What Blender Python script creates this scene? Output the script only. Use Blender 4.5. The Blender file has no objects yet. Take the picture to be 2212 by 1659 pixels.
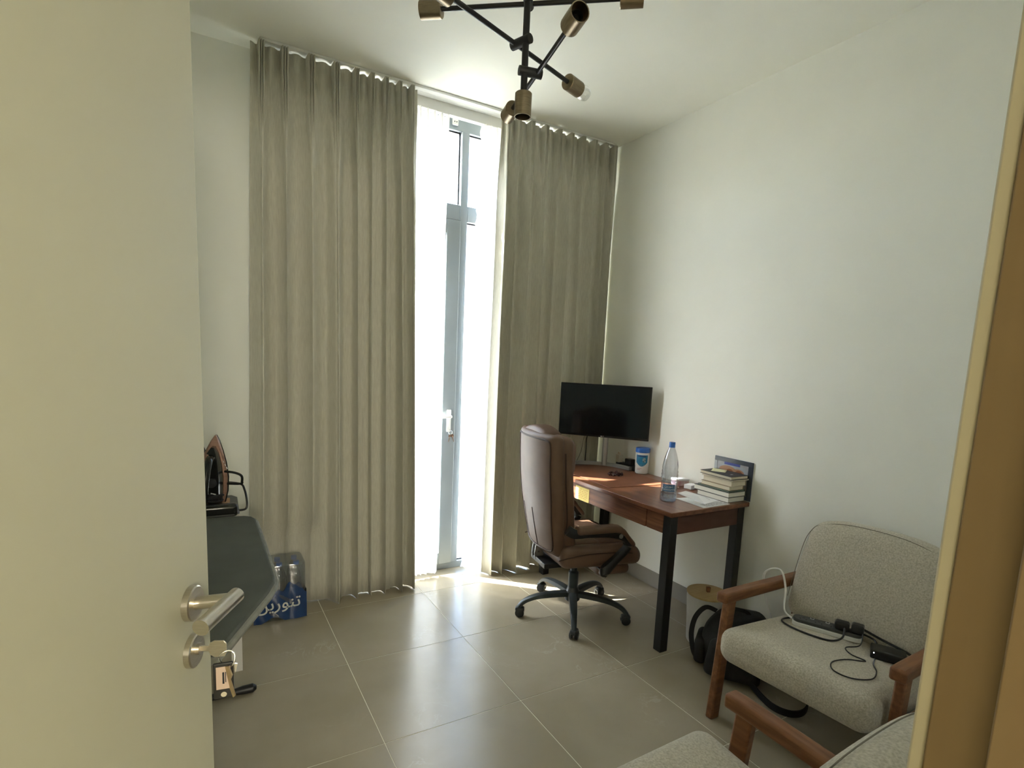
import bpy, math, random
from mathutils import Vector, Matrix
random.seed(7)
PI = math.pi
S = bpy.context.scene
COL = S.collection

# ------------------------------------------------------------------ camera
cam_d = bpy.data.cameras.new('camera')
cam = bpy.data.objects.new('camera', cam_d)
COL.objects.link(cam)
cam_d.sensor_width = 36.0
cam_d.lens = 1175.18 / 2212 * 36
cam_d.shift_y = 103.45 / 2212
cam_d.clip_start = 0.01
CR = Vector((0.868303, -0.494136, 0.043356))
CU = Vector((0.028354, 0.136705, 0.990206))
CF = Vector((0.495224, 0.858569, -0.132712))
cam.matrix_world = Matrix(((CR.x, CU.x, -CF.x, 0), (CR.y, CU.y, -CF.y, 0), (CR.z, CU.z, -CF.z, 1.470), (0, 0, 0, 1)))
S.camera = cam

# ------------------------------------------------------------------ world, sun, exposure
SUN_EL = math.radians(50)
SUN_H = Vector((0.73, -0.683, 0)).normalized()          # horizontal travel of the light
w = bpy.data.worlds.new('sky'); S.world = w
w.use_nodes = True
nt = w.node_tree
bg = nt.nodes['Background']
sky = nt.nodes.new('ShaderNodeTexSky')
sky.sky_type = 'NISHITA'
sky.sun_disc = False
sky.sun_elevation = SUN_EL
sky.sun_rotation = math.atan2(-SUN_H.x, -SUN_H.y)
sky.air_density = 1.0
sky.dust_density = 2.5
nt.links.new(sky.outputs[0], bg.inputs[0])
bg.inputs[1].default_value = 0.62
sd = bpy.data.lights.new('sun', 'SUN')
sd.energy = 11.0
sd.angle = math.radians(0.6)
sd.color = (1.0, 0.94, 0.83)
so = bpy.data.objects.new('sun', sd)
COL.objects.link(so)
d = Vector((SUN_H.x * math.cos(SUN_EL), SUN_H.y * math.cos(SUN_EL), -math.sin(SUN_EL)))
so.rotation_euler = d.to_track_quat('-Z', 'Y').to_euler()
so.location = (-4, 8, 8)
# sampling portal in the window opening (gives no light of its own)
pd_ = bpy.data.lights.new('window_portal', 'AREA')
pd_.shape = 'RECTANGLE'; pd_.size = 1.7; pd_.size_y = 2.95
pd_.cycles.is_portal = True
po = bpy.data.objects.new('window_portal', pd_)
COL.objects.link(po)
po.location = (1.44, 3.56, 1.47)
po.rotation_euler = (math.radians(-90), 0, 0)
S.view_settings.view_transform = 'Standard'
S.view_settings.look = 'None'
S.view_settings.gamma = 1.0
S.view_settings.use_curve_mapping = False
S.view_settings.exposure = 2.78
S.cycles.diffuse_bounces = 8
S.cycles.max_bounces = 16
S.cycles.transparent_max_bounces = 24
S.cycles.caustics_reflective = False

# ------------------------------------------------------------------ helpers
MATS = {}
def lin(c):
    return tuple((x / 12.92 if x <= 0.04045 else ((x + 0.055) / 1.055) ** 2.4) for x in c)
def M(name, c1, c2=None, rough=0.6, metal=0.0, scale=6.0, stretch=(1, 1, 1), bump=0.0, bscale=150.0,
      coat=0.0, spec=0.5, detail=4.0, lo=0.35, hi=0.65, trans=0.0, ior=1.45, sheen=0.0, space='Object', bstretch=None):
    if name in MATS: return MATS[name]
    m = bpy.data.materials.new(name); m.use_nodes = True
    n = m.node_tree.nodes; l = m.node_tree.links
    b = n['Principled BSDF']
    b.inputs['Base Color'].default_value = (*c1, 1)
    b.inputs['Roughness'].default_value = rough
    b.inputs['Metallic'].default_value = metal
    b.inputs['Specular IOR Level'].default_value = spec
    b.inputs['Coat Weight'].default_value = coat
    b.inputs['Transmission Weight'].default_value = trans
    b.inputs['IOR'].default_value = ior
    if sheen: b.inputs['Sheen Weight'].default_value = sheen
    if c2 is not None or bump:
        if space == 'World':
            g = n.new('ShaderNodeNewGeometry'); src = g.outputs['Position']
        else:
            tc = n.new('ShaderNodeTexCoord'); src = tc.outputs['Object']
    if c2 is not None:
        mp = n.new('ShaderNodeMapping'); mp.inputs['Scale'].default_value = stretch
        l.new(src, mp.inputs['Vector'])
        nz = n.new('ShaderNodeTexNoise'); nz.inputs['Scale'].default_value = scale; nz.inputs['Detail'].default_value = detail
        l.new(mp.outputs[0], nz.inputs['Vector'])
        r = n.new('ShaderNodeValToRGB')
        r.color_ramp.elements[0].position = lo; r.color_ramp.elements[0].color = (*c1, 1)
        r.color_ramp.elements[1].position = hi; r.color_ramp.elements[1].color = (*c2, 1)
        l.new(nz.outputs['Fac'], r.inputs['Fac'])
        l.new(r.outputs['Color'], b.inputs['Base Color'])
    if bump:
        mp2 = n.new('ShaderNodeMapping'); mp2.inputs['Scale'].default_value = bstretch or stretch
        l.new(src, mp2.inputs['Vector'])
        nb = n.new('ShaderNodeTexNoise'); nb.inputs['Scale'].default_value = bscale; nb.inputs['Detail'].default_value = 3
        l.new(mp2.outputs[0], nb.inputs['Vector'])
        bp = n.new('ShaderNodeBump'); bp.inputs['Strength'].default_value = bump; bp.inputs['Distance'].default_value = 0.002
        l.new(nb.outputs['Fac'], bp.inputs['Height']); l.new(bp.outputs[0], b.inputs['Normal'])
    MATS[name] = m
    return m

def sheer_mat(name, col, opac):
    m = bpy.data.materials.new(name); m.use_nodes = True
    n = m.node_tree.nodes; l = m.node_tree.links
    n.remove(n['Principled BSDF']); out = n['Material Output']
    tr = n.new('ShaderNodeBsdfTransparent')
    df = n.new('ShaderNodeBsdfDiffuse'); df.inputs['Color'].default_value = (*col, 1)
    tl = n.new('ShaderNodeBsdfTranslucent'); tl.inputs['Color'].default_value = (*col, 1)
    m1 = n.new('ShaderNodeMixShader'); m1.inputs[0].default_value = 0.66
    l.new(df.outputs[0], m1.inputs[1]); l.new(tl.outputs[0], m1.inputs[2])
    m2 = n.new('ShaderNodeMixShader'); m2.inputs[0].default_value = opac
    l.new(tr.outputs[0], m2.inputs[1]); l.new(m1.outputs[0], m2.inputs[2])
    l.new(m2.outputs[0], out.inputs[0])
    return m

def clear_mat(name, tint, refl=0.08, rough=0.0, edge=0.45):
    """thin clear pane / film: straight-through transmission plus a fresnel sheen"""
    m = bpy.data.materials.new(name); m.use_nodes = True
    n = m.node_tree.nodes; l = m.node_tree.links
    n.remove(n['Principled BSDF']); out = n['Material Output']
    tr = n.new('ShaderNodeBsdfTransparent'); tr.inputs['Color'].default_value = (*tint, 1)
    gl = n.new('ShaderNodeBsdfGlossy'); gl.inputs['Roughness'].default_value = rough
    lw = n.new('ShaderNodeLayerWeight'); lw.inputs['Blend'].default_value = 0.3
    mt = n.new('ShaderNodeMath'); mt.operation = 'MULTIPLY_ADD'
    l.new(lw.outputs['Facing'], mt.inputs[0]); mt.inputs[1].default_value = edge; mt.inputs[2].default_value = refl
    mx = n.new('ShaderNodeMixShader')
    l.new(mt.outputs[0], mx.inputs[0]); l.new(tr.outputs[0], mx.inputs[1]); l.new(gl.outputs[0], mx.inputs[2])
    l.new(mx.outputs[0], out.inputs[0])
    return m

def emit_mat(name, col, s):
    m = bpy.data.materials.new(name); m.use_nodes = True
    b = m.node_tree.nodes['Principled BSDF']
    b.inputs['Emission Color'].default_value = (*col, 1); b.inputs['Emission Strength'].default_value = s
    b.inputs['Base Color'].default_value = (*col, 1)
    return m

class MB:
    """collects vertices and faces of one mesh"""
    def __init__(self): self.V = []; self.F = []
    def add(self, vs, fs):
        o = len(self.V); self.V += [Vector(v) for v in vs]; self.F += [tuple(i + o for i in f) for f in fs]; return self
    def box(self, c, s, rz=0.0, rx=0.0, ry=0.0):
        R = Matrix.Rotation(rz, 3, 'Z') @ Matrix.Rotation(ry, 3, 'Y') @ Matrix.Rotation(rx, 3, 'X')
        vs = [Vector(c) + R @ Vector((x * s[0] / 2, y * s[1] / 2, z * s[2] / 2)) for z in (-1, 1) for y in (-1, 1) for x in (-1, 1)]
        return self.add(vs, [(0, 2, 3, 1), (4, 5, 7, 6), (0, 1, 5, 4), (2, 6, 7, 3), (0, 4, 6, 2), (1, 3, 7, 5)])
    def bb(self, x0, x1, y0, y1, z0, z1):
        return self.box(((x0 + x1) / 2, (y0 + y1) / 2, (z0 + z1) / 2), (x1 - x0, y1 - y0, z1 - z0))
    def loft(self, rings, cap=True, closed=False):
        n = len(rings[0]); o = len(self.V)
        for r in rings: self.V += [Vector(p) for p in r]
        k = len(rings)
        for i in range(k - 1 + (1 if closed else 0)):
            a = o + i * n; b = o + ((i + 1) % k) * n
            for j in range(n):
                j2 = (j + 1) % n
                self.F.append((a + j, a + j2, b + j2, b + j))
        if cap and not closed:
            self.F.append(tuple(o + j for j in reversed(range(n))))
            self.F.append(tuple(o + (k - 1) * n + j for j in range(n)))
        return self
    def tube(self, pts, r, n=10, smooth=0, prof=None, up=None, closed=False, cap=True):
        P = [Vector(p) for p in pts]
        rr = list(r) if isinstance(r, (list, tuple)) else [r] * len(P)
        if smooth:
            Q = []; RR = []; m = len(P)
            segs = m if closed else m - 1
            for i in range(segs):
                if closed: p0, p1, p2, p3 = P[(i - 1) % m], P[i], P[(i + 1) % m], P[(i + 2) % m]
                else: p0, p1, p2, p3 = P[max(i - 1, 0)], P[i], P[i + 1], P[min(i + 2, m - 1)]
                for s in range(smooth):
                    t = s / smooth
                    Q.append(0.5 * ((2 * p1) + (p2 - p0) * t + (2 * p0 - 5 * p1 + 4 * p2 - p3) * t * t + (3 * p1 - p0 - 3 * p2 + p3) * t ** 3))
                    RR.append(rr[i] * (1 - t) + rr[(i + 1) % m] * t)
            if not closed: Q.append(P[-1]); RR.append(rr[-1])
            P, rr = Q, RR
        rings = []; m = len(P); nrm = None
        for i in range(m):
            if closed: t = P[(i + 1) % m] - P[(i - 1) % m]
            else: t = P[min(i + 1, m - 1)] - P[max(i - 1, 0)]
            if t.length < 1e-9: t = Vector((0, 0, 1))
            t.normalize()
            if up is not None:
                u = Vector(up); a = t.cross(u)
                if a.length < 1e-6: a = t.orthogonal()
                a.normalize(); b = a.cross(t).normalized()
            else:
                if nrm is None: nrm = t.orthogonal().normalized()
                else:
                    nrm = nrm - t * nrm.dot(t)
                    nrm = nrm.normalized() if nrm.length > 1e-6 else t.orthogonal().normalized()
                a = nrm; b = t.cross(a)
            if prof: rings.append([P[i] + a * (u_ * rr[i]) + b * (v_ * rr[i]) for u_, v_ in prof])
            else: rings.append([P[i] + a * (rr[i] * math.cos(2 * PI * j / n)) + b * (rr[i] * math.sin(2 * PI * j / n)) for j in range(n)])
        return self.loft(rings, cap=cap, closed=closed)
    def lathe(self, prof, n=24, c=(0, 0, 0), M3=None, cap=True):
        rings = []
        for r, z in prof:
            ring = [Vector((r * math.cos(2 * PI * j / n), r * math.sin(2 * PI * j / n), z)) for j in range(n)]
            if M3 is not None: ring = [M3 @ v for v in ring]
            rings.append([v + Vector(c) for v in ring])
        return self.loft(rings, cap=cap)
    def cyl(self, a, b, r, n=16, r2=None):
        return self.tube([a, b], [r, r if r2 is None else r2], n=n)
    def prism(self, poly, z0, z1, M4=None):
        n = len(poly)
        vs = [Vector((x, y, z0)) for x, y in poly] + [Vector((x, y, z1)) for x, y in poly]
        if M4 is not None: vs = [M4 @ v for v in vs]
        return self.add(vs, [tuple(reversed(range(n))), tuple(range(n, 2 * n))] + [(i, (i + 1) % n, n + (i + 1) % n, n + i) for i in range(n)])
    def rbox(self, half, r, n=6, f=None, c=(0, 0, 0), R3=None):
        """rounded box: cube grid pushed onto a rounded box, then deformed by f"""
        hx, hy, hz = half; r = min(r, hx, hy, hz)
        seen = {}; vs = []; fs = []
        def prm(t):
            return t
        def vid(p):
            k = (round(p[0], 5), round(p[1], 5), round(p[2], 5))
            if k in seen: return seen[k]
            q = Vector((p[0] * hx, p[1] * hy, p[2] * hz))
            inn = Vector((max(-(hx - r), min(hx - r, q.x)), max(-(hy - r), min(hy - r, q.y)), max(-(hz - r), min(hz - r, q.z))))
            dd = q - inn
            v = inn + dd.normalized() * r if dd.length > 1e-9 else q
            if f: v = Vector(f(v))
            if R3 is not None: v = R3 @ v
            seen[k] = len(vs); vs.append(v + Vector(c)); return seen[k]
        def g(h):
            # grid lines denser at the rounded borders
            e = r / h
            a = [-1 + e * i / 3 for i in range(3)]
            mid = [(-1 + e) + (2 - 2 * e) * i / n for i in range(n + 1)] if e < 0.999 else [0.0]
            return a + mid + [-x for x in reversed(a)]
        G = [g(hx), g(hy), g(hz)]
        for ax in range(3):
            u, v = (ax + 1) % 3, (ax + 2) % 3
            for sgn in (-1, 1):
                gu, gv = G[u], G[v]
                for i in range(len(gu) - 1):
                    for j in range(len(gv) - 1):
                        q = []
                        for (a, b) in ((gu[i], gv[j]), (gu[i + 1], gv[j]), (gu[i + 1], gv[j + 1]), (gu[i], gv[j + 1])):
                            p = [0, 0, 0]; p[ax] = sgn; p[u] = a; p[v] = b; q.append(vid(p))
                        if sgn < 0: q.reverse()
                        if len(set(q)) == 4: fs.append(tuple(q))
        return self.add(vs, fs)
    def grid(self, rows):
        o = len(self.V); n = len(rows[0])
        for r in rows: self.V += [Vector(p) for p in r]
        for i in range(len(rows) - 1):
            for j in range(n - 1):
                a = o + i * n + j
                self.F.append((a, a + 1, a + n + 1, a + n))
        return self
    def build(self, name, mat, parent=None, world=False, smooth=35, bevel=0, bseg=2, solid=0, kind=None, label=None, sub=0):
        me = bpy.data.meshes.new(name)
        V = self.V
        if world and parent is not None:
            inv = wmat(parent).inverted(); V = [inv @ v for v in V]
        me.from_pydata([tuple(v) for v in V], [], self.F)
        me.validate(); me.update()
        if mat is not None: me.materials.append(mat)
        o = bpy.data.objects.new(name, me); COL.objects.link(o)
        if parent is not None: o.parent = parent
        if smooth:
            me.shade_smooth()
            me.set_sharp_from_angle(angle=math.radians(smooth))
        if solid:
            md = o.modifiers.new('solid', 'SOLIDIFY'); md.thickness = solid; md.offset = 0
        if sub:
            md = o.modifiers.new('sub', 'SUBSURF'); md.levels = sub; md.render_levels = sub
        if bevel:
            md = o.modifiers.new('bevel', 'BEVEL'); md.width = bevel; md.segments = bseg; md.limit_method = 'ANGLE'; md.angle_limit = math.radians(50)
            md.harden_normals = False
        if kind: o['kind'] = kind
        if label: o['label'] = label
        return o

def wmat(o):
    m = Matrix.LocRotScale(o.location, o.rotation_euler, o.scale)
    return wmat(o.parent) @ m if o.parent else m
def tag(o, label, cat, group=None):
    o['label'] = label; o['category'] = cat
    if group: o['group'] = group
    return o
def thing(name, label, cat, loc=(0, 0, 0), rz=0.0, group=None):
    o = bpy.data.objects.new(name, None); COL.objects.link(o)
    o.empty_display_size = 0.1
    o.location = loc; o.rotation_euler = (0, 0, rz)
    return tag(o, label, cat, group)
def struct(o, label=None):
    o['kind'] = 'structure'
    if label: o['label'] = label
    return o
def shell(name, loc=(0, 0, 0)):
    o = bpy.data.objects.new(name, None); COL.objects.link(o); o.location = loc; o['kind'] = 'structure'; return o
def text_part(name, txt, size, mat, parent, M4, ext=0.0003, align='CENTER', world=False, bold=0.0, sx=1.0):
    """lettering as a mesh part laid in the plane of M4"""
    cu = bpy.data.curves.new(name, 'FONT'); cu.body = txt; cu.size = size; cu.extrude = ext; cu.align_x = align; cu.align_y = 'CENTER'
    cu.offset = bold; cu.resolution_u = 3
    ob = bpy.data.objects.new(name, cu); COL.objects.link(ob)
    dg = bpy.context.evaluated_depsgraph_get(); dg.update()
    me = bpy.data.meshes.new_from_object(ob.evaluated_get(dg))
    bpy.data.objects.remove(ob)
    T = M4 @ Matrix.Diagonal((sx, 1, 1, 1))
    if world and parent is not None: T = wmat(parent).inverted() @ T
    me.transform(T)
    me.materials.clear(); me.materials.append(mat)
    o = bpy.data.objects.new(name, me); COL.objects.link(o)
    if parent is not None: o.parent = parent
    return o
def frame4(o, x, y):
    x = Vector(x).normalized(); y = Vector(y); y = (y - x * x.dot(y)).normalized(); z = x.cross(y)
    return Matrix(((x.x, y.x, z.x, o[0]), (x.y, y.y, z.y, o[1]), (x.z, y.z, z.z, o[2]), (0, 0, 0, 1)))

# ------------------------------------------------------------------ materials
m_wall = M('wall_paint', (0.84, 0.845, 0.785), (0.865, 0.87, 0.81), rough=0.75, scale=3, bump=0.12, bscale=180, space='World')
m_ceil = M('ceiling_paint', (0.89, 0.895, 0.82), (0.91, 0.915, 0.84), rough=0.85, scale=3, bump=0.15, bscale=150, space='World')
m_door = M('door_laminate', (0.47, 0.465, 0.365), (0.49, 0.485, 0.38), rough=0.45, scale=2, space='World')
m_trim = M('frame_laminate', (0.215, 0.145, 0.07), (0.24, 0.165, 0.082), rough=0.5, scale=3, stretch=(8, 8, 0.6), space='World')
m_case = M('casing_paint', (0.50, 0.45, 0.33), rough=0.5)
m_tile = M('porcelain_tile', (0.345, 0.302, 0.215), (0.405, 0.358, 0.268), rough=0.27, scale=2.2, detail=7, space='World', bump=0.04, bscale=60, spec=0.75)
def add_veins(m):
    n = m.node_tree.nodes; l = m.node_tree.links; b = n['Principled BSDF']
    src = b.inputs['Base Color'].links[0].from_socket
    g_ = n.new('ShaderNodeNewGeometry')
    w1 = n.new('ShaderNodeTexNoise'); w1.inputs['Scale'].default_value = 3.2; w1.inputs['Detail'].default_value = 9; w1.inputs['Roughness'].default_value = 0.62; w1.inputs['Distortion'].default_value = 1.6
    w2 = n.new('ShaderNodeTexNoise'); w2.inputs['Scale'].default_value = 2.1; w2.inputs['Detail'].default_value = 2
    l.new(g_.outputs['Position'], w1.inputs['Vector']); l.new(g_.outputs['Position'], w2.inputs['Vector'])
    r1 = n.new('ShaderNodeValToRGB'); e = r1.color_ramp.elements
    e[0].position = 0.488; e[0].color = (0, 0, 0, 1); e[1].position = 0.500; e[1].color = (1, 1, 1, 1)
    e2 = r1.color_ramp.elements.new(0.512); e2.color = (0, 0, 0, 1)
    r2 = n.new('ShaderNodeValToRGB'); r2.color_ramp.elements[0].position = 0.56; r2.color_ramp.elements[1].position = 0.70
    mu = n.new('ShaderNodeMath'); mu.operation = 'MULTIPLY'
    l.new(w1.outputs['Fac'], r1.inputs['Fac']); l.new(w2.outputs['Fac'], r2.inputs['Fac'])
    l.new(r1.outputs['Color'], mu.inputs[0]); l.new(r2.outputs['Color'], mu.inputs[1])
    mu2 = n.new('ShaderNodeMath'); mu2.operation = 'MULTIPLY'; mu2.inputs[1].default_value = 0.45; l.new(mu.outputs[0], mu2.inputs[0])
    mx = n.new('ShaderNodeMix'); mx.data_type = 'RGBA'
    l.new(mu2.outputs[0], mx.inputs['Factor']); l.new(src, mx.inputs[6]); mx.inputs[7].default_value = (0.62, 0.58, 0.48, 1)
    l.new(mx.outputs[2], b.inputs['Base Color'])
add_veins(m_tile)
m_grout = M('grout', (0.80, 0.76, 0.62), rough=0.9)
m_skirt = M('skirting_tile', (0.25, 0.235, 0.20), (0.29, 0.27, 0.235), rough=0.45, scale=3, space='World')
m_drape = M('drape_fabric', (0.53, 0.515, 0.435), (0.61, 0.595, 0.51), rough=0.95, scale=40, stretch=(6, 6, 0.5), bump=0.25, bscale=90, bstretch=(4, 4, 0.6), space='World', spec=0.1, sheen=0.15)
def add_translucency(m, col, fac):
    n = m.node_tree.nodes; l = m.node_tree.links
    tl = n.new('ShaderNodeBsdfTranslucent'); tl.inputs['Color'].default_value = (*col, 1)
    mx = n.new('ShaderNodeMixShader'); mx.inputs[0].default_value = fac
    l.new(n['Principled BSDF'].outputs[0], mx.inputs[1]); l.new(tl.outputs[0], mx.inputs[2])
    l.new(mx.outputs[0], n['Material Output'].inputs[0])
add_translucency(m_drape, (0.55, 0.53, 0.46), 0.05)
m_sheer = sheer_mat('sheer_voile', (0.86, 0.86, 0.86), 0.95)
m_alu = M('window_aluminium', (0.30, 0.34, 0.36), rough=0.4, metal=0.35)
m_gasket = M('gasket', (0.02, 0.02, 0.025), rough=0.7)
m_glass = clear_mat('window_glass', (0.90, 0.93, 0.94), 0.03)
m_white = M('white_plastic', (0.80, 0.80, 0.78), rough=0.4)
m_whitemetal = M('white_metal', (0.74, 0.73, 0.70), rough=0.4)
m_steel = M('brushed_steel', (0.58, 0.54, 0.47), (0.64, 0.60, 0.53), rough=0.28, metal=1.0, scale=60, stretch=(1, 1, 12))
m_chrome = M('chrome', (0.75, 0.75, 0.74), rough=0.12, metal=1.0)
m_black = M('black_metal', (0.014, 0.014, 0.015), rough=0.42)
m_blackpl = M('black_plastic', (0.016, 0.016, 0.017), rough=0.35)
m_brass = M('brushed_brass', (0.26, 0.205, 0.13), (0.33, 0.265, 0.175), rough=0.34, metal=1.0, scale=30, stretch=(1, 1, 8))
m_dirtyglass = clear_mat('bulb_glass', (0.95, 0.95, 0.93), 0.10)
m_walnut = M('walnut_top', (0.135, 0.048, 0.024), (0.21, 0.085, 0.042), rough=0.33, scale=5, stretch=(9, 0.7, 9), detail=6, space='World', coat=0.15)
m_walnutf = M('walnut_front', (0.13, 0.05, 0.026), (0.26, 0.115, 0.058), rough=0.45, scale=5, stretch=(8, 0.8, 12), detail=6, space='World')
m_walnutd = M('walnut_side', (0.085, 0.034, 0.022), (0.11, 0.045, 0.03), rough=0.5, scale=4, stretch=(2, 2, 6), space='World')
m_mat = M('desk_pad_leather', (0.17, 0.062, 0.03), (0.20, 0.078, 0.04), rough=0.5, scale=20, bump=0.1, bscale=300)
m_leather = M('brown_leather', (0.120, 0.068, 0.042), (0.145, 0.085, 0.055), rough=0.48, scale=9, bump=0.12, bscale=220)
m_leatherd = M('brown_leather_seam', (0.05, 0.024, 0.016), rough=0.6)
m_basegrey = M('chair_base_metal', (0.045, 0.055, 0.06), rough=0.32, metal=0.4)
m_caster = M('caster_plastic', (0.025, 0.028, 0.03), rough=0.35)
m_teak = M('teak', (0.155, 0.060, 0.022), (0.25, 0.108, 0.045), rough=0.45, scale=6, stretch=(1.2, 9, 9), detail=6)
m_fabric = M('oatmeal_fabric', (0.40, 0.365, 0.285), (0.60, 0.56, 0.46), rough=0.95, scale=170, detail=2, bump=0.5, bscale=240, spec=0.1, lo=0.3, hi=0.7, sheen=0.2)
m_seam = M('fabric_seam', (0.20, 0.18, 0.14), rough=0.9)
m_board = M('ironing_cover', (0.072, 0.078, 0.062), (0.084, 0.090, 0.073), rough=0.8, scale=12, bump=0.08, bscale=200)
m_boardedge = M('ironing_cover_edge', (0.20, 0.20, 0.17), (0.25, 0.25, 0.22), rough=0.9, scale=30)
m_copper = M('rose_gold', (0.30, 0.175, 0.125), (0.38, 0.23, 0.17), rough=0.4, metal=0.55, scale=20, stretch=(1, 1, 4))
m_gloss = M('gloss_black', (0.012, 0.013, 0.012), rough=0.15)
m_cork = M('cork', (0.42, 0.24, 0.12), (0.5, 0.3, 0.16), rough=0.8, scale=60)
m_blue = M('blue_plastic', (0.02, 0.13, 0.50), rough=0.35)
m_film = M('blue_film', (0.010, 0.034, 0.115), (0.016, 0.05, 0.16), rough=0.25, scale=14, coat=0.4)
m_pet = clear_mat('clear_pet', (0.87, 0.90, 0.93), 0.10, 0.05, 0.9)
m_water = clear_mat('water_body', (0.80, 0.87, 0.94), 0.08, 0.0, 0.6)
m_wrap = clear_mat('shrink_wrap', (0.80, 0.84, 0.88), 0.16, 0.15)
m_paper = M('paper', (0.78, 0.79, 0.80), rough=0.85)
m_paperw = M('page_block', (0.66, 0.60, 0.46), (0.72, 0.66, 0.52), rough=0.9, scale=4, stretch=(0.5, 0.5, 300), space='World')
m_pagew = M('white_pages', (0.72, 0.70, 0.62), (0.78, 0.76, 0.69), rough=0.9, scale=4, stretch=(0.5, 0.5, 300), space='World')
m_ink = M('ink', (0.03, 0.03, 0.035), rough=0.8)
m_greyink = M('grey_ink', (0.25, 0.25, 0.27), rough=0.8)
m_navy = M('navy_print', (0.02, 0.04, 0.16), rough=0.4)
m_note = M('yellow_note', (0.80, 0.66, 0.24), rough=0.85)
m_notep = M('pale_note', (0.80, 0.79, 0.52), rough=0.85)
m_scrib = M('pencil_scribble', (0.55, 0.25, 0.07), rough=0.9)
m_silver = M('silver_plastic', (0.42, 0.42, 0.41), rough=0.3, metal=0.6)
m_screen = M('screen_glass', (0.004, 0.006, 0.007), rough=0.12)
m_bezel = M('bezel', (0.008, 0.008, 0.009), rough=0.3)
m_pack = M('nylon', (0.010, 0.010, 0.011), (0.018, 0.018, 0.02), rough=0.75, scale=30, bump=0.3, bscale=120)
m_strap = M('webbing', (0.012, 0.012, 0.013), rough=0.8)
m_gold = M('zip_gold', (0.55, 0.42, 0.26), rough=0.35, metal=0.8)
m_bin = M('bin_liner', (0.55, 0.54, 0.52), (0.66, 0.65, 0.63), rough=0.5, scale=9, bump=0.5, bscale=25)
m_bamboo = M('bamboo', (0.44, 0.30, 0.13), (0.52, 0.37, 0.18), rough=0.5, scale=6, stretch=(1, 10, 1))
m_greypl = M('charcoal_plastic', (0.055, 0.058, 0.058), rough=0.45)
m_led = emit_mat('charger_led', (0.9, 0.95, 1.0), 6.0)
m_bead = M('garnet_bead', (0.05, 0.015, 0.013), rough=0.2)
m_concrete = M('balcony_concrete', (0.60, 0.58, 0.53), (0.66, 0.64, 0.60), rough=0.9, scale=4)
m_sand = M('desert_ground', (0.55, 0.49, 0.38), (0.48, 0.45, 0.36), rough=1.0, scale=0.05)
m_facade = M('far_facade', (0.62, 0.60, 0.56), rough=0.9)

# ------------------------------------------------------------------ room shell
XL, XR, YF, YB, ZC = -0.45, 2.602, 0.203, 3.30, 2.975
TZ = 0.0
fl = struct(MB().bb(XL - 0.1, XR + 0.1, YF - 0.25, YB + 0.25, -0.12, -0.0012).build('floor', m_grout, smooth=0))
gx = [XL] + [0.572 + 0.6 * k for k in range(-1, 4)] + [XR]
gy = [YF - 0.20] + [2.456 + 0.6 * k for k in range(-3, 2)] + [YB + 0.08]
g = 0.0018
tile_meshes = {}
for i in range(len(gx) - 1):
    for j in range(len(gy) - 1):
        x0, x1, y0, y1 = gx[i] + g, gx[i + 1] - g, gy[j] + g, gy[j + 1] - g
        key = (round(x1 - x0, 4), round(y1 - y0, 4))
        if key not in tile_meshes:
            t = MB().bb(0, x1 - x0, 0, y1 - y0, -0.01, 0.0).build('tile', m_tile, fl, smooth=0)
            tile_meshes[key] = t.data
        else:
            t = bpy.data.objects.new('tile', tile_meshes[key]); COL.objects.link(t); t.parent = fl
        t.location = (x0, y0, 0)
struct(MB().bb(XL - 0.2, XR + 0.2, -0.15, YB + 0.25, ZC, ZC + 0.15).build('ceiling', m_ceil, smooth=0))
struct(MB().bb(XR, XR + 0.15, -0.1, YB + 0.25, 0, ZC).build('wall_right', m_wall, smooth=0))
struct(MB().bb(XL - 0.15, XL, YF - 0.2, YB + 0.25, 0, ZC).build('wall_left', m_wall, smooth=0))
WX0, WX1, WZ1 = 0.62, 2.26, 2.95
wb = MB()
wb.bb(XL, WX0, YB, YB + 0.25, 0, ZC); wb.bb(WX1, XR, YB, YB + 0.25, 0, ZC); wb.bb(WX0, WX1, YB, YB + 0.25, WZ1, ZC)
struct(wb.build('wall_back', m_wall, smooth=0))
DX0, DX1, DZ = -0.376, 0.57, 2.25
wf = MB()
wf.bb(XL, DX0 - 0.03, 0.0, YF, 0, ZC); wf.bb(DX1 + 0.03, XR, 0.0, YF, 0, ZC); wf.bb(DX0 - 0.03, DX1 + 0.03, 0.0, YF, DZ + 0.03, ZC)
struct(wf.build('wall_front', m_wall, smooth=0))
# skirting
struct(MB().bb(XR - 0.010, XR, YF, YB, 0, 0.103).build('baseboard_right', m_skirt, smooth=0, bevel=0.002))
struct(MB().bb(XL, WX0, YB - 0.010, YB, 0, 0.103).build('baseboard_back', m_skirt, smooth=0, bevel=0.002))
struct(MB().bb(XL, XL + 0.010, YF, YB, 0, 0.103).build('baseboard_left', m_skirt, smooth=0, bevel=0.002))
struct(MB().bb(DX1 + 0.08, XR, YF, YF + 0.010, 0, 0.103).build('baseboard_front', m_skirt, smooth=0, bevel=0.002))
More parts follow.
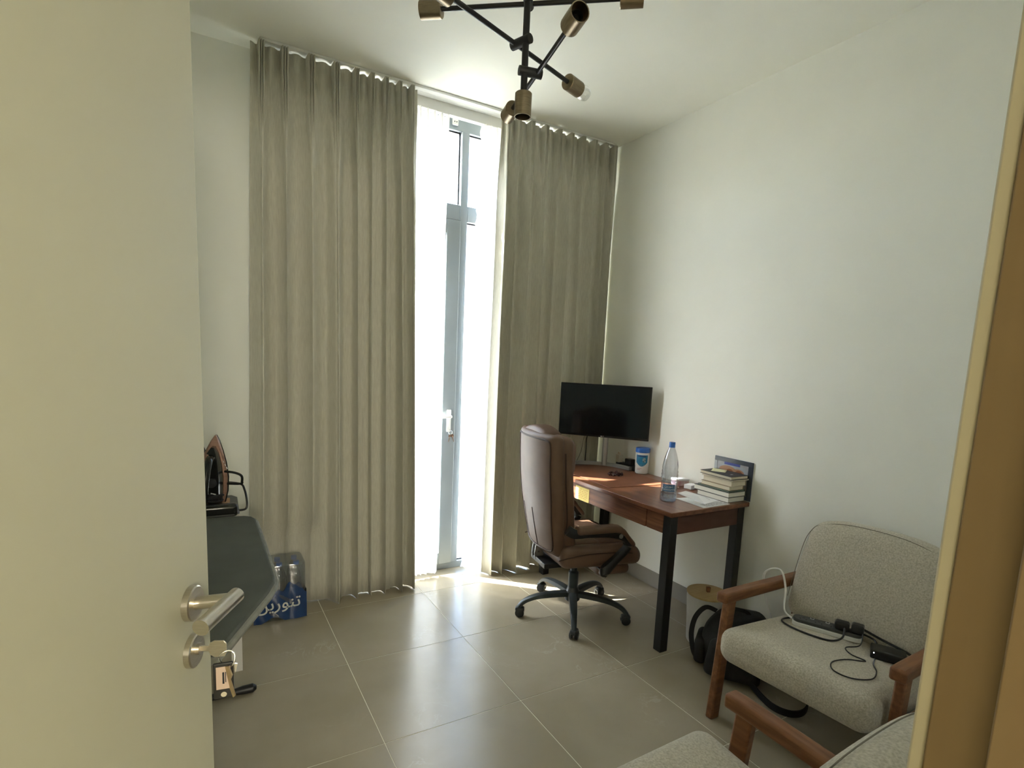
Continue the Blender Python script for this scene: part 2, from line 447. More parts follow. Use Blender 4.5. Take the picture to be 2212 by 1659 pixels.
# door frame: lining, stop and casing on the right, lining on the left and head
tr = shell('trim_1', (DX1, 0.1, 0))
MB().bb(DX1, DX1 + 0.03, -0.02, YF, 0, DZ).build('jamb_lining', m_trim, tr, world=True, bevel=0.002)
MB().bb(DX1 - 0.014, DX1, -0.02, 0.156, 0, DZ - 0.014).build('door_stop', m_trim, tr, world=True, bevel=0.002)
MB().bb(DX1 + 0.003, DX1 + 0.073, YF, YF + 0.0135, 0, DZ + 0.07).build('casing', m_case, tr, world=True, bevel=0.003)
MB().bb(DX1 + 0.003, DX1 + 0.073, -0.0135, 0.0, 0, DZ + 0.07).build('casing', m_case, tr, world=True, bevel=0.003)
tr2 = shell('trim_2', (DX0, 0.1, 0))
MB().bb(DX0 - 0.03, DX0, -0.02, YF, 0, DZ).build('jamb_lining', m_trim, tr2, world=True, bevel=0.002)
MB().bb(DX0 - 0.073, DX0 - 0.003, YF, YF + 0.0135, 0, DZ + 0.07).build('casing', m_case, tr2, world=True, bevel=0.003)
tr3 = shell('trim_3', (0.1, 0.1, DZ))
MB().bb(DX0 - 0.03, DX1 + 0.03, -0.02, YF, DZ, DZ + 0.03).build('head_lining', m_trim, tr3, world=True, bevel=0.002)
MB().bb(DX0 - 0.003, DX1 + 0.003, YF, YF + 0.0135, DZ, DZ + 0.07).build('casing', m_case, tr3, world=True, bevel=0.003)
# hall behind the doorway (where the photographer stands)
HX0, HX1, HY0, HZ = -1.1, 1.9, -3.4, 2.75
struct(MB().bb(HX0, HX1, HY0, 0.0, -0.1, -0.002).build('floor_hall', m_tile, smooth=0))
struct(MB().bb(HX0, HX1, HY0, 0.0, HZ, HZ + 0.1).build('ceiling_hall', m_ceil, smooth=0))
struct(MB().bb(HX0 - 0.1, HX0, HY0, 0.0, 0, HZ).build('wall_hall_left', m_wall, smooth=0))
struct(MB().bb(HX1, HX1 + 0.1, HY0, 0.0, 0, HZ).build('wall_hall_right', m_wall, smooth=0))
struct(MB().bb(HX0, HX1, HY0 - 0.1, HY0, 0, HZ).build('wall_hall_back', m_wall, smooth=0))
struct(MB().bb(HX0, XL, -0.1, 0.0, 0, HZ).build('wall_hall_front', m_wall, smooth=0))
hl = bpy.data.lights.new('hall_fill', 'AREA'); hl.shape = 'DISK'; hl.size = 0.6; hl.energy = 12.5; hl.color = (1.0, 0.91, 0.74)  # added fill light without a fixture, brightens door and drapes from the hall
hlo = bpy.data.objects.new('hall_fill', hl); COL.objects.link(hlo); hlo.location = (-0.10, HY0 + 0.04, 1.78); hlo.rotation_euler = (math.radians(90), 0, 0)

# ------------------------------------------------------------------ window wall
wn = shell('window_1', (1.52, 3.40, 0))
def fr(name, x0, x1, z0, z1, y0=3.36, y1=3.43, m=None, bev=0.003, par=None):
    return MB().bb(x0, x1, y0, y1, z0, z1).build(name, m or m_alu, par or wn, world=True, bevel=bev)
fr('frame_jamb', WX0, WX0 + 0.06, 0, WZ1)
fr('frame_jamb', WX1 - 0.06, WX1, 0, WZ1)
fr('frame_head', WX0 + 0.06, WX1 - 0.06, 2.875, WZ1)
fr('frame_sill', WX0 + 0.06, WX1 - 0.06, 0, 0.045)
fr('mullion', 1.48, 1.530, 0.045, 2.875, 3.35, 3.43)
fr('transom_bar', WX0 + 0.06, 1.48, 2.335, 2.43, 3.35, 3.43)
fr('transom_bar', 1.530, WX1 - 0.06, 2.335, 2.43, 3.35, 3.43)
def pane(x0, x1, z0, z1, y=3.395, par=None):
    p = fr('pane', x0, x1, z0, z1, y - 0.004, y + 0.004, m_glass, 0, par)
    gk = MB()
    t = 0.007
    for (a, b, c_, d_) in ((x0, x1, z0, z0 + t), (x0, x1, z1 - t, z1), (x0, x0 + t, z0 + t, z1 - t), (x1 - t, x1, z0 + t, z1 - t)):
        gk.bb(a, b, y - 0.010, y - 0.005, c_, d_)
    gk.build('gasket', m_gasket, p, world=True)
    return p
pane(WX0 + 0.06, 1.48, 2.43, 2.875)
pane(1.530, WX1 - 0.06, 2.43, 2.875)
pane(1.530, WX1 - 0.06, 0.045, 2.335)
# opening glazed door leaf
leaf = fr('door_leaf_stile', 1.385, 1.478, 0.05, 2.33, 3.335, 3.40)
fr('door_leaf_stile', WX0 + 0.062, WX0 + 0.15, 0.05, 2.33, 3.335, 3.40)
fr('door_leaf_rail', WX0 + 0.15, 1.385, 2.245, 2.33, 3.335, 3.40)
fr('door_leaf_rail', WX0 + 0.15, 1.385, 0.05, 0.13, 3.335, 3.40)
pane(WX0 + 0.15, 1.385, 0.13, 2.245, 3.37)
wh = MB(); wh.rbox((0.016, 0.006, 0.075), 0.006, 2, c=(1.43, 3.329, 1.045)).build('handle_plate', m_white, wn, world=True)
MB().tube([(1.43, 3.325, 1.075), (1.43, 3.29, 1.075), (1.40, 3.285, 1.075), (1.33, 3.285, 1.072)], 0.009, smooth=5).build('handle_lever', m_white, wn, world=True)
# keys in the balcony-door lock
kb = thing('key_bunch', 'small silver keys hanging from the balcony door lock behind the sheers', 'keys', (1.435, 3.318, 1.0))
MB().box((1.435, 3.315, 0.985), (0.004, 0.022, 0.010)).build('key', m_chrome, kb, world=True, bevel=0.001)
MB().tube([(1.435 + 0.013 * math.cos(a), 3.304, 0.968 + 0.013 * math.sin(a)) for a in [2 * PI * i / 14 for i in range(14)]], 0.0014, n=6, closed=True).build('ring', m_chrome, kb, world=True)
for q, (dx, rz_) in enumerate(((-0.006, 0.2), (0.008, -0.25))):
    MB().prism([(-0.008, 0), (0.008, 0), (0.010, -0.014), (0.003, -0.022), (0.003, -0.052), (-0.002, -0.052), (-0.003, -0.022), (-0.010, -0.014)], -0.001, 0.001,
               Matrix.Translation((1.437 + dx, 3.303, 0.957)) @ Matrix.Rotation(rz_, 4, 'Y') @ Matrix.Rotation(PI / 2, 4, 'X')).build('key', m_chrome, kb, world=True)
# outside
struct(MB().bb(-1.5, 4.5, YB + 0.25, 5.2, -0.2, -0.03).build('floor_balcony', m_concrete, smooth=0))
struct(MB().bb(-150, 150, 5.3, 300, -14.2, -14.0).build('ground', m_sand, smooth=0))
rail = thing('balcony_railing', 'pale glass and metal balcony railing outside the window', 'railing', (1.5, 5.1, -0.03))
MB().tube([(-1.5, 5.1, 1.05), (4.5, 5.1, 1.05)], 0.025).build('handrail', m_whitemetal, rail, world=True)
for k in range(7): MB().cyl((-1.5 + k, 5.1, -0.03), (-1.5 + k, 5.1, 1.05), 0.018, n=10).build('post', m_whitemetal, rail, world=True)
for k in range(6): MB().bb(-1.46 + k, -0.54 + k, 5.095, 5.105, 0.06, 1.0).build('pane', m_glass, rail, world=True)

# ------------------------------------------------------------------ curtains
def smooth01(t):
    t = max(0.0, min(1.0, t)); return t * t * (3 - 2 * t)
def drape(name, pleats, edges_top, edges_bot, ztop, zbot, ybase, amp, mat, seed, ncol=44, pinch=0.115, topdrop=0.0, push=None, rows=46, thick=0.0025, xw=0.016, sharp=1.25):
    rnd = random.Random(seed)
    n = len(pleats)
    bt = [edges_top[0]] + [(pleats[i] + pleats[i + 1]) / 2 for i in range(n - 1)] + [edges_top[1]]
    amps = [amp * rnd.uniform(0.75, 1.2) for _ in range(n)]
    dr = [rnd.uniform(-1, 1) for _ in range(n + 1)]
    skew = [rnd.choice((-1, 1)) * rnd.uniform(0.25, 0.6) for _ in range(n)]
    ph = [rnd.uniform(0, 6.28) for _ in range(n)]
    W0 = edges_top[1] - edges_top[0]; W1 = edges_bot[1] - edges_bot[0]
    R = []
    zs = []
    for k in range(rows):
        t = k / (rows - 1)
        zs.append(t ** 1.6)
    for t in zs:
        row = []
        for i in range(n):
            for c in range(ncol + (1 if i == n - 1 else 0)):
                s = -1 + 2 * c / ncol
                x_top = bt[i] + (bt[i + 1] - bt[i]) * (s + 1) / 2
                # width change and drift going down
                u = (x_top - edges_top[0]) / W0
                ub = edges_bot[0] + W1 * u
                drift = (dr[i] * (1 - (s + 1) / 2) + dr[i + 1] * ((s + 1) / 2)) * 0.022 * smooth01(t * 1.5)
                if i == 0 and s < -0.9: drift *= (s + 1) / 0.1
                if i == n - 1 and s > 0.9: drift *= (1 - s) / 0.1
                x = x_top + (ub - x_top) * t + drift
                zlen = ztop - zbot
                zd = t * zlen
                # --- pleat head profile (triple pinch)
                a = abs(s)
                if a < 0.30:
                    head = -0.042 * (0.2 + 0.75 * abs(math.cos(3 * PI * s / 0.60)))
                else:
                    head = 0.010 + 0.012 * math.cos((a - 0.30) / 0.70 * PI)
                # --- hanging fold
                sk = s + skew[i] * 0.35 * math.sin(PI * s)
                fold = 0.5 + 0.5 * math.cos(PI * sk)
                fold = fold ** sharp
                second = 0.10 * math.sin(2 * PI * s + ph[i]) * (1 - s * s)
                y_f = -amps[i] * (fold - 0.42 + second)
                k_ = smooth01((zd - pinch * 0.4) / 0.45)
                # tight waist right under the pleat head
                waist = math.exp(-((zd - pinch) / 0.05) ** 2)
                xs = x + (-s * (bt[i + 1] - bt[i]) * 0.06 * waist if a < 0.5 else 0)
                # cloth overhang gives the folds their dark undercut sides
                xs += xw * math.sin(PI * s) * (-1) * smooth01((zd - 0.15) / 0.6)
                y = ybase + head * (1 - k_) + y_f * k_ * (0.75 + 0.35 * t)
                z = ztop - zd
                if t == 0.0: z -= topdrop * (0.5 + 0.5 * math.cos(PI * (1 - a))) if a > 0.3 else 0
                if t >= 0.999: z += 0.003 * math.sin(3 * x * 7 + seed) + 0.002 * math.cos(PI * s)
                if push: y = push(xs, y, z)
                row.append((xs, y, z))
        R.append(row)
    return MB().grid(R).build(name, mat, smooth=80, solid=thick)
def push_left(x, y, z):
    k = smooth01((0.62 - x) / 0.10) * smooth01((0.55 - z) / 0.15)
    return y * (1 - k) + max(y, 3.225 + (y - 3.16) * 0.35) * k
lp = [0.304, 0.407, 0.539, 0.672, 0.775, 0.849, 0.928, 1.005, 1.078]
tag(drape('drape', lp, (0.258, 1.112), (0.205, 1.165), 2.956, 0.005, 3.165, 0.088, m_drape, 3, topdrop=0.012, push=push_left),
    'oatmeal pleated blackout drape left of the window gap, beside the ironing board', 'curtain', 'blackout drapes')
rp = [1.690, 1.760, 1.866, 1.970, 2.075, 2.170, 2.265, 2.363, 2.460, 2.540]
tag(drape('drape', rp, (1.655, 2.576), (1.655, 2.580), 2.956, 0.005, 3.165, 0.080, m_drape, 11, topdrop=0.014),
    'oatmeal pleated blackout drape right of the window gap, behind the monitor', 'curtain', 'blackout drapes')
def wob_left(x, y, z): return y + 0.006 * math.sin(9 * z + 20 * x)
sl = [0.97 + 0.0465 * k for k in range(9)]
tag(drape('sheer_curtain', sl, (0.945, 1.352), (0.955, 1.335), 2.90, 0.03, 3.262, 0.030, m_sheer, 21, ncol=12, thick=0, push=wob_left, xw=0.004, rows=40),
    'white sheer voile panel hanging left of the bare glass strip', 'curtain', 'white sheers')
def ruffle(x, y, z):
    e = smooth01((1.60 - x) / 0.05)
    return y + e * (0.012 * math.sin(38 * z + 4 * math.sin(11 * z)) + 0.007 * math.sin(77 * z))
sr = [1.575 + 0.045 * k for k in range(6)]
so_ = drape('sheer_curtain', sr, (1.562, 1.83), (1.530, 1.80), 2.90, 0.025, 3.262, 0.030, m_sheer, 33, ncol=14, thick=0, push=ruffle, xw=0.004, rows=90)
tag(so_, 'white sheer voile panel with ruffled edge right of the bare glass strip', 'curtain', 'white sheers')
# ceiling track
rl = thing('curtain_track', 'white double curtain track fixed under the ceiling above the window', 'curtain rail', (1.42, 3.2, ZC))
for (y0, y1, zb) in ((3.145, 3.185, 2.960), (3.242, 3.282, 2.93)):
    MB().bb(0.30, 2.55, y0, y1, zb if zb > 2.95 else 2.905, ZC - 0.001).build('rail', m_white, rl, world=True, bevel=0.003)
MB().bb(0.30, 2.55, 3.187, 3.240, 2.962, ZC - 0.001).build('rail_plate', m_white, rl, world=True, bevel=0.002)
br = MB().rbox((0.02, 0.006, 0.02), 0.006, 2, c=(1.425, 3.343, 2.915)).build('bracket', m_white, rl, world=True)
for dx in (-0.007, 0.007): MB().cyl((1.425 + dx, 3.338, 2.915), (1.425 + dx, 3.335, 2.915), 0.0032, n=10).build('screw', m_gasket, br, world=True)

# ------------------------------------------------------------------ door leaf
AL = math.radians(24)
DE = Vector((0.003, 0.93, 0)); dd = Vector((math.sin(AL), math.cos(AL), 0)); dn = Vector((math.cos(AL), -math.sin(AL), 0))
HG = DE - dd * 0.83
dr_ = shell('door_1', HG)
# local frame of the door: along, up, out of the seen face
def dpt(a, zz, o): return HG + dd * a + Vector((0, 0, zz)) + dn * o
DM = Matrix(((dd.x, dn.x, 0, HG.x), (dd.y, dn.y, 0, HG.y), (0, 0, 1, 0), (0, 0, 0, 1)))
def dbox(name, a0, a1, z0, z1, o0, o1, mat, par, bev=0.002):
    b = MB().bb(a0, a1, o0, o1, z0, z1); b.V = [DM @ v for v in b.V]
    b.F = [tuple(reversed(f)) for f in b.F]
    return b.build(name, mat, par, world=True, bevel=bev)
dbox('door_leaf', 0, 0.83, 0.006, 2.235, -0.042, 0.0, m_door, dr_)
HA = 0.83 - 0.063
def disc(name, z, r, o0, o1, mat, par, n=32):
    return MB().tube([dpt(HA, z, o0), dpt(HA, z, o1 - 0.0015), dpt(HA, z, o1)], [r, r, r - 0.002], n=n).build(name, mat, par, world=True)
hd = disc('handle_rosette', 1.100, 0.0255, 0, 0.010, m_steel, dr_)
MB().tube([dpt(HA, 1.100, 0.008), dpt(HA, 1.106, 0.058)], 0.0095, n=18).build('handle_neck', m_steel, dr_, world=True)
# lever: mitred tube running back towards the hinge
MB().tube([dpt(HA + 0.012, 1.1075, 0.0615), dpt(HA - 0.03, 1.105, 0.056), dpt(HA - 0.078, 1.102, 0.050)], 0.0112, n=20).build('handle_lever', m_steel, dr_, world=True)
ks = disc('key_rosette', 1.027, 0.0245, 0, 0.009, m_steel, dr_)
MB().tube([dpt(HA, 1.030, 0.008), dpt(HA, 1.030, 0.014)], 0.0085, n=18).build('lock_cylinder', m_steel, ks, world=True)
# keys left in the door
kk = thing('key_bunch', 'bunch of keys with black tag hanging from the open door lock', 'keys', dpt(HA, 1.027, 0.012))
def kpoly(poly, o, par, name, mat, th=0.002, dz=0.0):
    Mx = frame4(dpt(HA, 1.030, o) + Vector((0, 0, dz)), dn, (0, 0, 1))
    return MB().prism(poly, -th / 2, th / 2, Mx).build(name, mat, par, world=True, bevel=0.0005)
kpoly([(0, -0.004), (0.012, -0.004), (0.014, -0.010), (0.020, -0.0135), (0.034, -0.0125), (0.037, -0.006), (0.037, 0.008), (0.033, 0.0125), (0.020, 0.0125), (0.014, 0.009), (0.012, 0.004), (0, 0.004)], 0.013, kk, 'key', m_copper if False else m_steel)
rc = dpt(HA, 1.013, 0.050)
MB().tube([rc + dn * (0.011 * math.cos(a)) + Vector((0, 0, 0.013 * math.sin(a))) + dd * (0.003 * math.sin(2 * a)) for a in [2 * PI * i / 18 for i in range(18)]], 0.0011, n=6, closed=True).build('ring', m_chrome, kk, world=True)
for q, (ox, lean) in enumerate(((0.004, 0.25), (0.009, -0.1), (0.014, -0.35))):
    Mx = frame4(dpt(HA + 0.004 * (q - 1), 1.002, 0.046 + ox * 0.5), dn * math.cos(lean) + dd * 0.5 * (q - 1) + Vector((0, 0, math.sin(lean))), (-math.sin(lean) * dn.x, -math.sin(lean) * dn.y, 1))
    MB().prism([(-0.009, 0.002), (0.009, 0.002), (0.011, -0.012), (0.004, -0.020), (0.004, -0.046), (-0.001, -0.049), (-0.003, -0.020), (-0.011, -0.012)], -0.0011, 0.0011, Mx).build('key', m_chrome if q else m_gold, kk, world=True)
tagc = dpt(HA - 0.004, 0.982, 0.046)
TM = frame4(tagc, dn * 0.96 + dd * 0.28, (0.0, 0.0, 1))
tg = MB().rbox((0.0135, 0.028, 0.0022), 0.002, 2)
tg.V = [TM @ v for v in tg.V]
tgo = tg.build('key_tag', m_blackpl, kk, world=True)
b_ = MB().box((0, 0.005, 0.0024), (0.019, 0.035, 0.0008)); b_.V = [TM @ v for v in b_.V]; b_.build('tag_label', M('tag_card', (0.52, 0.40, 0.33), rough=0.7), tgo, world=True)
b_ = MB().box((0.0, 0.005, 0.0030), (0.0025, 0.018, 0.0004)).box((0.003, 0.006, 0.0030), (0.0012, 0.016, 0.0004)); b_.V = [TM @ v for v in b_.V]; b_.build('label_print', m_ink, tgo, world=True)
b_ = MB().cyl((0, -0.021, 0.0018), (0, -0.021, 0.0028), 0.004, n=14); b_.V = [TM @ v for v in b_.V]; b_.build('rivet', m_chrome, tgo, world=True)

# ------------------------------------------------------------------ pendant lamp
pl = thing('pendant_light', 'black sputnik ceiling light with brass sockets on crossed rods', 'ceiling lamp', (0.80, 1.405, ZC))
SX, SY = 0.80, 1.405
MB().lathe([(0.0, 2.93), (0.055, 2.932), (0.06, 2.94), (0.06, 2.9745)], 28, (SX, SY, 0)).build('canopy', m_black, pl, world=True)
MB().cyl((SX, SY, 2.94), (SX, SY, 2.195), 0.0092, n=14).build('stem', m_black, pl, world=True)
def sock(p, dirv, L=0.062, r=0.0235, bulb=False, mat=None):
    p = Vector(p); dv = Vector(dirv).normalized()
    R3 = dv.to_track_quat('Z', 'Y').to_matrix()
    s_ = MB().lathe([(0.006, 0.0), (r - 0.002, 0.0), (r, 0.002), (r, L), (r - 0.0025, L), (r - 0.0025, L * 0.35), (0.004, L * 0.34)], 28, p, R3).build('socket', mat or m_brass, pl, world=True)
    MB().lathe([(0.0, L * 0.34), (0.015, L * 0.36), (0.015, L * 0.72), (0.012, L * 0.74), (0.012, L * 0.5), (0.0, L * 0.5)], 20, p, R3).build('lamp_holder', m_gloss, s_, world=True)
    if bulb:
        MB().lathe([(0.010, L * 0.5), (0.0125, L), (0.016, L + 0.008), (0.0215, L + 0.020), (0.0225, L + 0.030), (0.019, L + 0.042), (0.010, L + 0.050), (0.0, L + 0.052)], 24, p, R3).build('bulb', m_dirtyglass, pl, world=True)
        MB().lathe([(0.0, L * 0.5), (0.010, L * 0.6), (0.0105, L + 0.008), (0.004, L + 0.020), (0.0, L + 0.022)], 16, p, R3).build('bulb_stem', m_white, pl, world=True)
sock((SX, SY, 2.200), (0, 0, -1))
def arm(p0, p1, jz, bulbs=(False, False)):
    p0, p1 = Vector(p0), Vector(p1); dv = (p1 - p0).normalized()
    MB().cyl(p0, p1, 0.0064, n=12).build('rod', m_black, pl, world=True)
    sock(p0 + dv * 0.006, -dv, bulb=bulbs[0]); sock(p1 - dv * 0.006, dv, bulb=bulbs[1])
    st = Vector((SX, SY, jz)); q = p0 + dv * (st - p0).dot(dv)
    off = (q - st); o = off.normalized() if off.length > 1e-4 else dv.cross(Vector((0, 0, 1)))
    MB().cyl(st - o * 0.016, q + o * 0.014, 0.0125, n=16).build('clamp', m_black, pl, world=True)
arm((0.618, 1.584, 2.440), (1.013, 1.265, 2.440), 2.440)
arm((0.548, 1.351, 2.335), (1.028, 1.524, 2.335), 2.335, (False, True))
arm((0.885, 1.621, 2.256), (0.783, 1.166, 2.256), 2.256)

# ------------------------------------------------------------------ desk
DK = thing('desk', 'walnut desk with black square legs standing against the white wall', 'desk', (2.30, 2.46, 0))
DY0, DY1, DTZ = 1.8575, 3.062, 0.75
MB().bb(2.0, 2.590, DY0, DY1, 0.726, DTZ).build('desk_top', m_walnut, DK, world=True, bevel=0.003)
MB().bb(2.022, 2.040, 1.93, 2.0455, 0.625, 0.726).build('front_panel', m_walnutf, DK, world=True, bevel=0.0015)
dw = MB().bb(2.020, 2.040, 2.0525, 3.00, 0.625, 0.724).build('drawer', m_walnutf, DK, world=True, bevel=0.0015)
MB().bb(2.040, 2.45, 2.08, 2.98, 0.640, 0.715).build('drawer_box', m_walnutd, dw, world=True)
MB().bb(2.07, 2.53, 1.882, 1.900, 0.625, 0.726).build('side_panel', m_walnutd, DK, world=True, bevel=0.0015)
MB().bb(2.07, 2.53, 3.022, 3.040, 0.625, 0.726).build('side_panel', m_walnutd, DK, world=True, bevel=0.0015)
for lx in (2.020, 2.530):
    for ly in (1.8775, 2.992):
        MB().bb(lx, lx + 0.050, ly, ly + 0.050, 0, 0.726).build('leg', m_black, DK, world=True, bevel=0.002)
# note stuck on the drawer front
nt_ = thing('paper_note', 'yellow handwritten paper note stuck on the desk drawer front', 'note', (2.019, 2.60, 0.67))
MB().box((2.0185, 2.604, 0.668), (0.0012, 0.135, 0.084)).build('sheet', m_note, nt_, world=True)
sc_ = MB(); rr_ = random.Random(4)
for k in range(6):
    yy = 2.655
    while yy > 2.56:
        L = rr_.uniform(0.006, 0.018)
        sc_.box((2.0176, yy - L / 2, 0.695 - k * 0.0105 + rr_.uniform(-0.001, 0.001)), (0.0004, L, 0.0022)); yy -= L + rr_.uniform(0.004, 0.012)
sc_.build('handwriting', m_scrib, nt_, world=True, smooth=0)
# desk pad
tag(MB().prism([(2.052, 2.398), (2.480, 2.336), (2.495, 2.985), (2.082, 3.015)], DTZ + 0.0005, DTZ + 0.004).build('desk_pad', m_mat, bevel=0.001),
    'thin reddish brown leather desk pad under the monitor', 'desk pad')
# monitor
MC = Vector((2.338, 2.838, 1.151)); MA = math.radians(-50.3)
mr = Vector((math.cos(MA), math.sin(MA), 0)); mn = Vector((math.sin(MA), -math.cos(MA), 0))
MO = thing('monitor', 'black widescreen monitor switched off on curved silver stand', 'monitor', (2.44, 2.925, DTZ))
MF = Matrix(((mr.x, -mn.x, 0, MC.x), (mr.y, -mn.y, 0, MC.y), (0, 0, 1, MC.z), (0, 0, 0, 1)))   # x right, y away, z up
def mbx(name, x0, x1, y0, y1, z0, z1, mat, bev=0.002, par=None):
    b = MB().bb(x0, x1, y0, y1, z0, z1); b.V = [MF @ v for v in b.V]
    return b.build(name, mat, par or MO, world=True, bevel=bev)
mbx('housing', -0.305, 0.305, 0.001, 0.012, -0.1775, 0.1775, m_bezel, 0.003)
b = MB().rbox((0.20, 0.018, 0.12), 0.012, 3, c=(0, 0.026, -0.03)); b.V = [MF @ v for v in b.V]; b.build('rear_cover', m_bezel, MO, world=True)
sc1 = mbx('screen', -0.299, 0.299, -0.0012, 0.0012, -0.163, 0.1725, m_screen, 0)
text_part('logo', 'LG', 0.011, M('logo_grey', (0.45, 0.45, 0.45), rough=0.5), MO, frame4(MC + mn * 0.0003 + Vector((0.0, 0.0, -0.1705)) + mr * 0.004, mr, (0, 0, 1)), world=True)
b = MB().cyl((0, 0, 0), (0.003, 0, 0), 0.0001)
b = MB().tube([(-0.0075, -0.0003, -0.1705), (-0.0075, -0.0006, -0.1705)], 0.0042, n=14); b.V = [MF @ v for v in b.V]; b.build('logo_mark', MATS['logo_grey'], MO, world=True)
pb = Vector((2.445, 2.927, DTZ + 0.005))
b0 = pb - mn * 0.0
MB().cyl(pb + Vector((0, 0, 0.010)), pb + Vector((0, 0, 0.30)), 0.0190, n=22).build('stand_pole', m_silver, MO, world=True)
nk = pb + Vector((0, 0, 0.30)); MB().tube([nk + Vector((0, 0, -0.02)), nk + Vector((0, 0, 0.07)), MC - mn * 0.035 + Vector((0, 0, 0.02))], [0.019, 0.019, 0.025], n=16, smooth=4).build('stand_neck', m_silver, MO, world=True)
# arc-shaped foot, tips forward
tipR, tipL = Vector((2.522, 2.742, 0)), Vector((2.284, 3.050, 0))
midp = (tipR + tipL) / 2; ax = (tipR - tipL).normalized()
arc = []
for k in range(25):
    u = -1 + 2 * k / 24
    arc.append(midp + ax * (u * (tipR - tipL).length / 2) - mn * (0.075 * (1 - u * u)) + Vector((0, 0, DTZ + 0.0045 + 0.012)))
MB().tube(arc, 1.0, prof=[(-0.013, -0.012), (0.013, -0.012), (0.013, 0.008), (0.006, 0.012), (-0.013, 0.010)], up=(0, 0, 1)).build('stand_foot', m_silver, MO, world=True)
# cables behind the monitor
tag(MB().tube([MC - mn * 0.045 + Vector((-0.06, 0.045, -0.12)), Vector((2.365, 3.035, 0.95)), Vector((2.372, 3.047, 0.86)), Vector((2.375, 3.053, 0.765)), Vector((2.40, 3.045, 0.758)), Vector((2.50, 2.92, 0.759))], 0.0032, n=8, smooth=6).build('monitor_cable', m_blackpl),
    'black cable hanging from the monitor down to the desk', 'cable')
tag(MB().tube([Vector((2.352, 3.02, 1.02)), Vector((2.35, 3.055, 0.93)), Vector((2.33, 3.052, 0.84)), Vector((2.285, 3.052, 0.757)), Vector((2.262, 3.052, 0.7565))], 0.0016, n=6, smooth=6).build('thin_cable', m_greypl),
    'thin grey cable curling down behind the monitor', 'cable')
# desk power strip and plug
ps = thing('power_strip', 'black power strip lying on the desk behind the monitor foot', 'power strip', (2.56, 2.80, DTZ))
b = MB().rbox((0.028, 0.10, 0.017), 0.006, 3, c=(2.566, 2.815, DTZ + 0.0175)); b.build('body', m_blackpl, ps, world=True)
b = MB().rbox((0.022, 0.030, 0.020), 0.006, 2, c=(2.566, 2.80, DTZ + 0.053)); b.build('plug', m_blackpl, ps, world=True)
b = MB().rbox((0.02, 0.018, 0.028), 0.005, 2, c=(2.55, 2.892, DTZ + 0.062)); b.build('adapter', M('cream_plastic', (0.62, 0.57, 0.46), rough=0.5), ps, world=True)
for q in (-1, 1): MB().cyl((2.545 + 0.0, 2.892 + q * 0.008, DTZ + 0.09), (2.545, 2.892 + q * 0.008, DTZ + 0.105), 0.003, n=8).build('pin', m_gold, ps, world=True)
# wipes tub
wx, wy = 2.553, 2.668
wp = thing('wipes_tub', 'white cleaning wipes tub with blue lid on the desk by the wall', 'container', (wx, wy, DTZ))
MB().lathe([(0.0, 0.001), (0.040, 0.001), (0.0425, 0.005), (0.0445, 0.06), (0.0455, 0.135), (0.044, 0.142), (0.0, 0.143)], 36, (wx, wy, DTZ)).build('tub', m_white, wp, world=True)
MB().lathe([(0.0, 0.1425), (0.0465, 0.1425), (0.0475, 0.146), (0.0475, 0.166), (0.0455, 0.171), (0.030, 0.174), (0.0, 0.174)], 36, (wx, wy, DTZ)).build('lid', m_blue, wp, world=True)
def wrap_patch(a0, a1, f0, f1, r, n=14, rows=6):
    rws = []
    for j in range(rows + 1):
        rw = []
        for i in range(n + 1):
            u = i / n; a = a0 + (a1 - a0) * u; zb, zt = f0(u), f1(u); z = zb + (zt - zb) * j / rows
            rr = r(z); rw.append((wx + rr * math.cos(a), wy + rr * math.sin(a), DTZ + z))
        rws.append(rw)
    return MB().grid(rws)
rw_ = lambda z: 0.0426 + 0.0030 * z / 0.135 + 0.0006
A0 = math.atan2(-wy, -wx)
wrap_patch(A0 - 0.95, A0 + 0.85, lambda u: 0.078 - 0.026 * math.sin(PI * u), lambda u: 0.128, rw_).build('label', M('wipes_blue', (0.01, 0.16, 0.34), (0.02, 0.24, 0.45), rough=0.35, scale=25), wp, world=True)
wrap_patch(A0 + 0.05, A0 + 0.5, lambda u: 0.080, lambda u: 0.112 - 0.01 * abs(u - 0.5), lambda z: rw_(z) + 0.0003).build('label_picture', M('wipes_print', (0.55, 0.66, 0.70), (0.02, 0.10, 0.16), rough=0.4, scale=90), wp, world=True)
wrap_patch(A0 - 0.75, A0 + 0.55, lambda u: 0.117, lambda u: 0.124, lambda z: rw_(z) + 0.0003).build('label_title', m_navy, wp, world=True)
wrap_patch(A0 - 0.75, A0 + 0.0, lambda u: 0.036, lambda u: 0.039, lambda z: rw_(z) + 0.0003, rows=2).build('small_print', M('pink_print', (0.55, 0.36, 0.38), rough=0.6), wp, world=True)
wrap_patch(A0 - 0.75, A0 - 0.2, lambda u: 0.029, lambda u: 0.032, lambda z: rw_(z) + 0.0003, rows=2).build('small_print', MATS['pink_print'], wp, world=True)
# bead string
bd = thing('bead_string', 'dark red bead string piled on the leather desk pad', 'beads', (2.303, 2.655, DTZ + 0.004))
rb = random.Random(9)
bp_ = []
for k in range(26):
    a = k * 0.75; r = 0.012 + 0.0016 * k
    bp_.append((2.303 + r * math.cos(a) * 1.0 + 0.25 * r, 2.655 + r * math.sin(a) * 0.75, DTZ + 0.0125 + (0.012 if k % 3 == 0 and k < 18 else 0)))
for p in bp_: MB().lathe([(0.0, -0.0082), (0.0058, -0.0058), (0.0082, 0), (0.0058, 0.0058), (0.0, 0.0082)], 10, p).build('bead', m_bead, bd, world=True, smooth=80)
MB().tube(bp_, 0.001, n=5).build('cord', m_leatherd, bd, world=True)
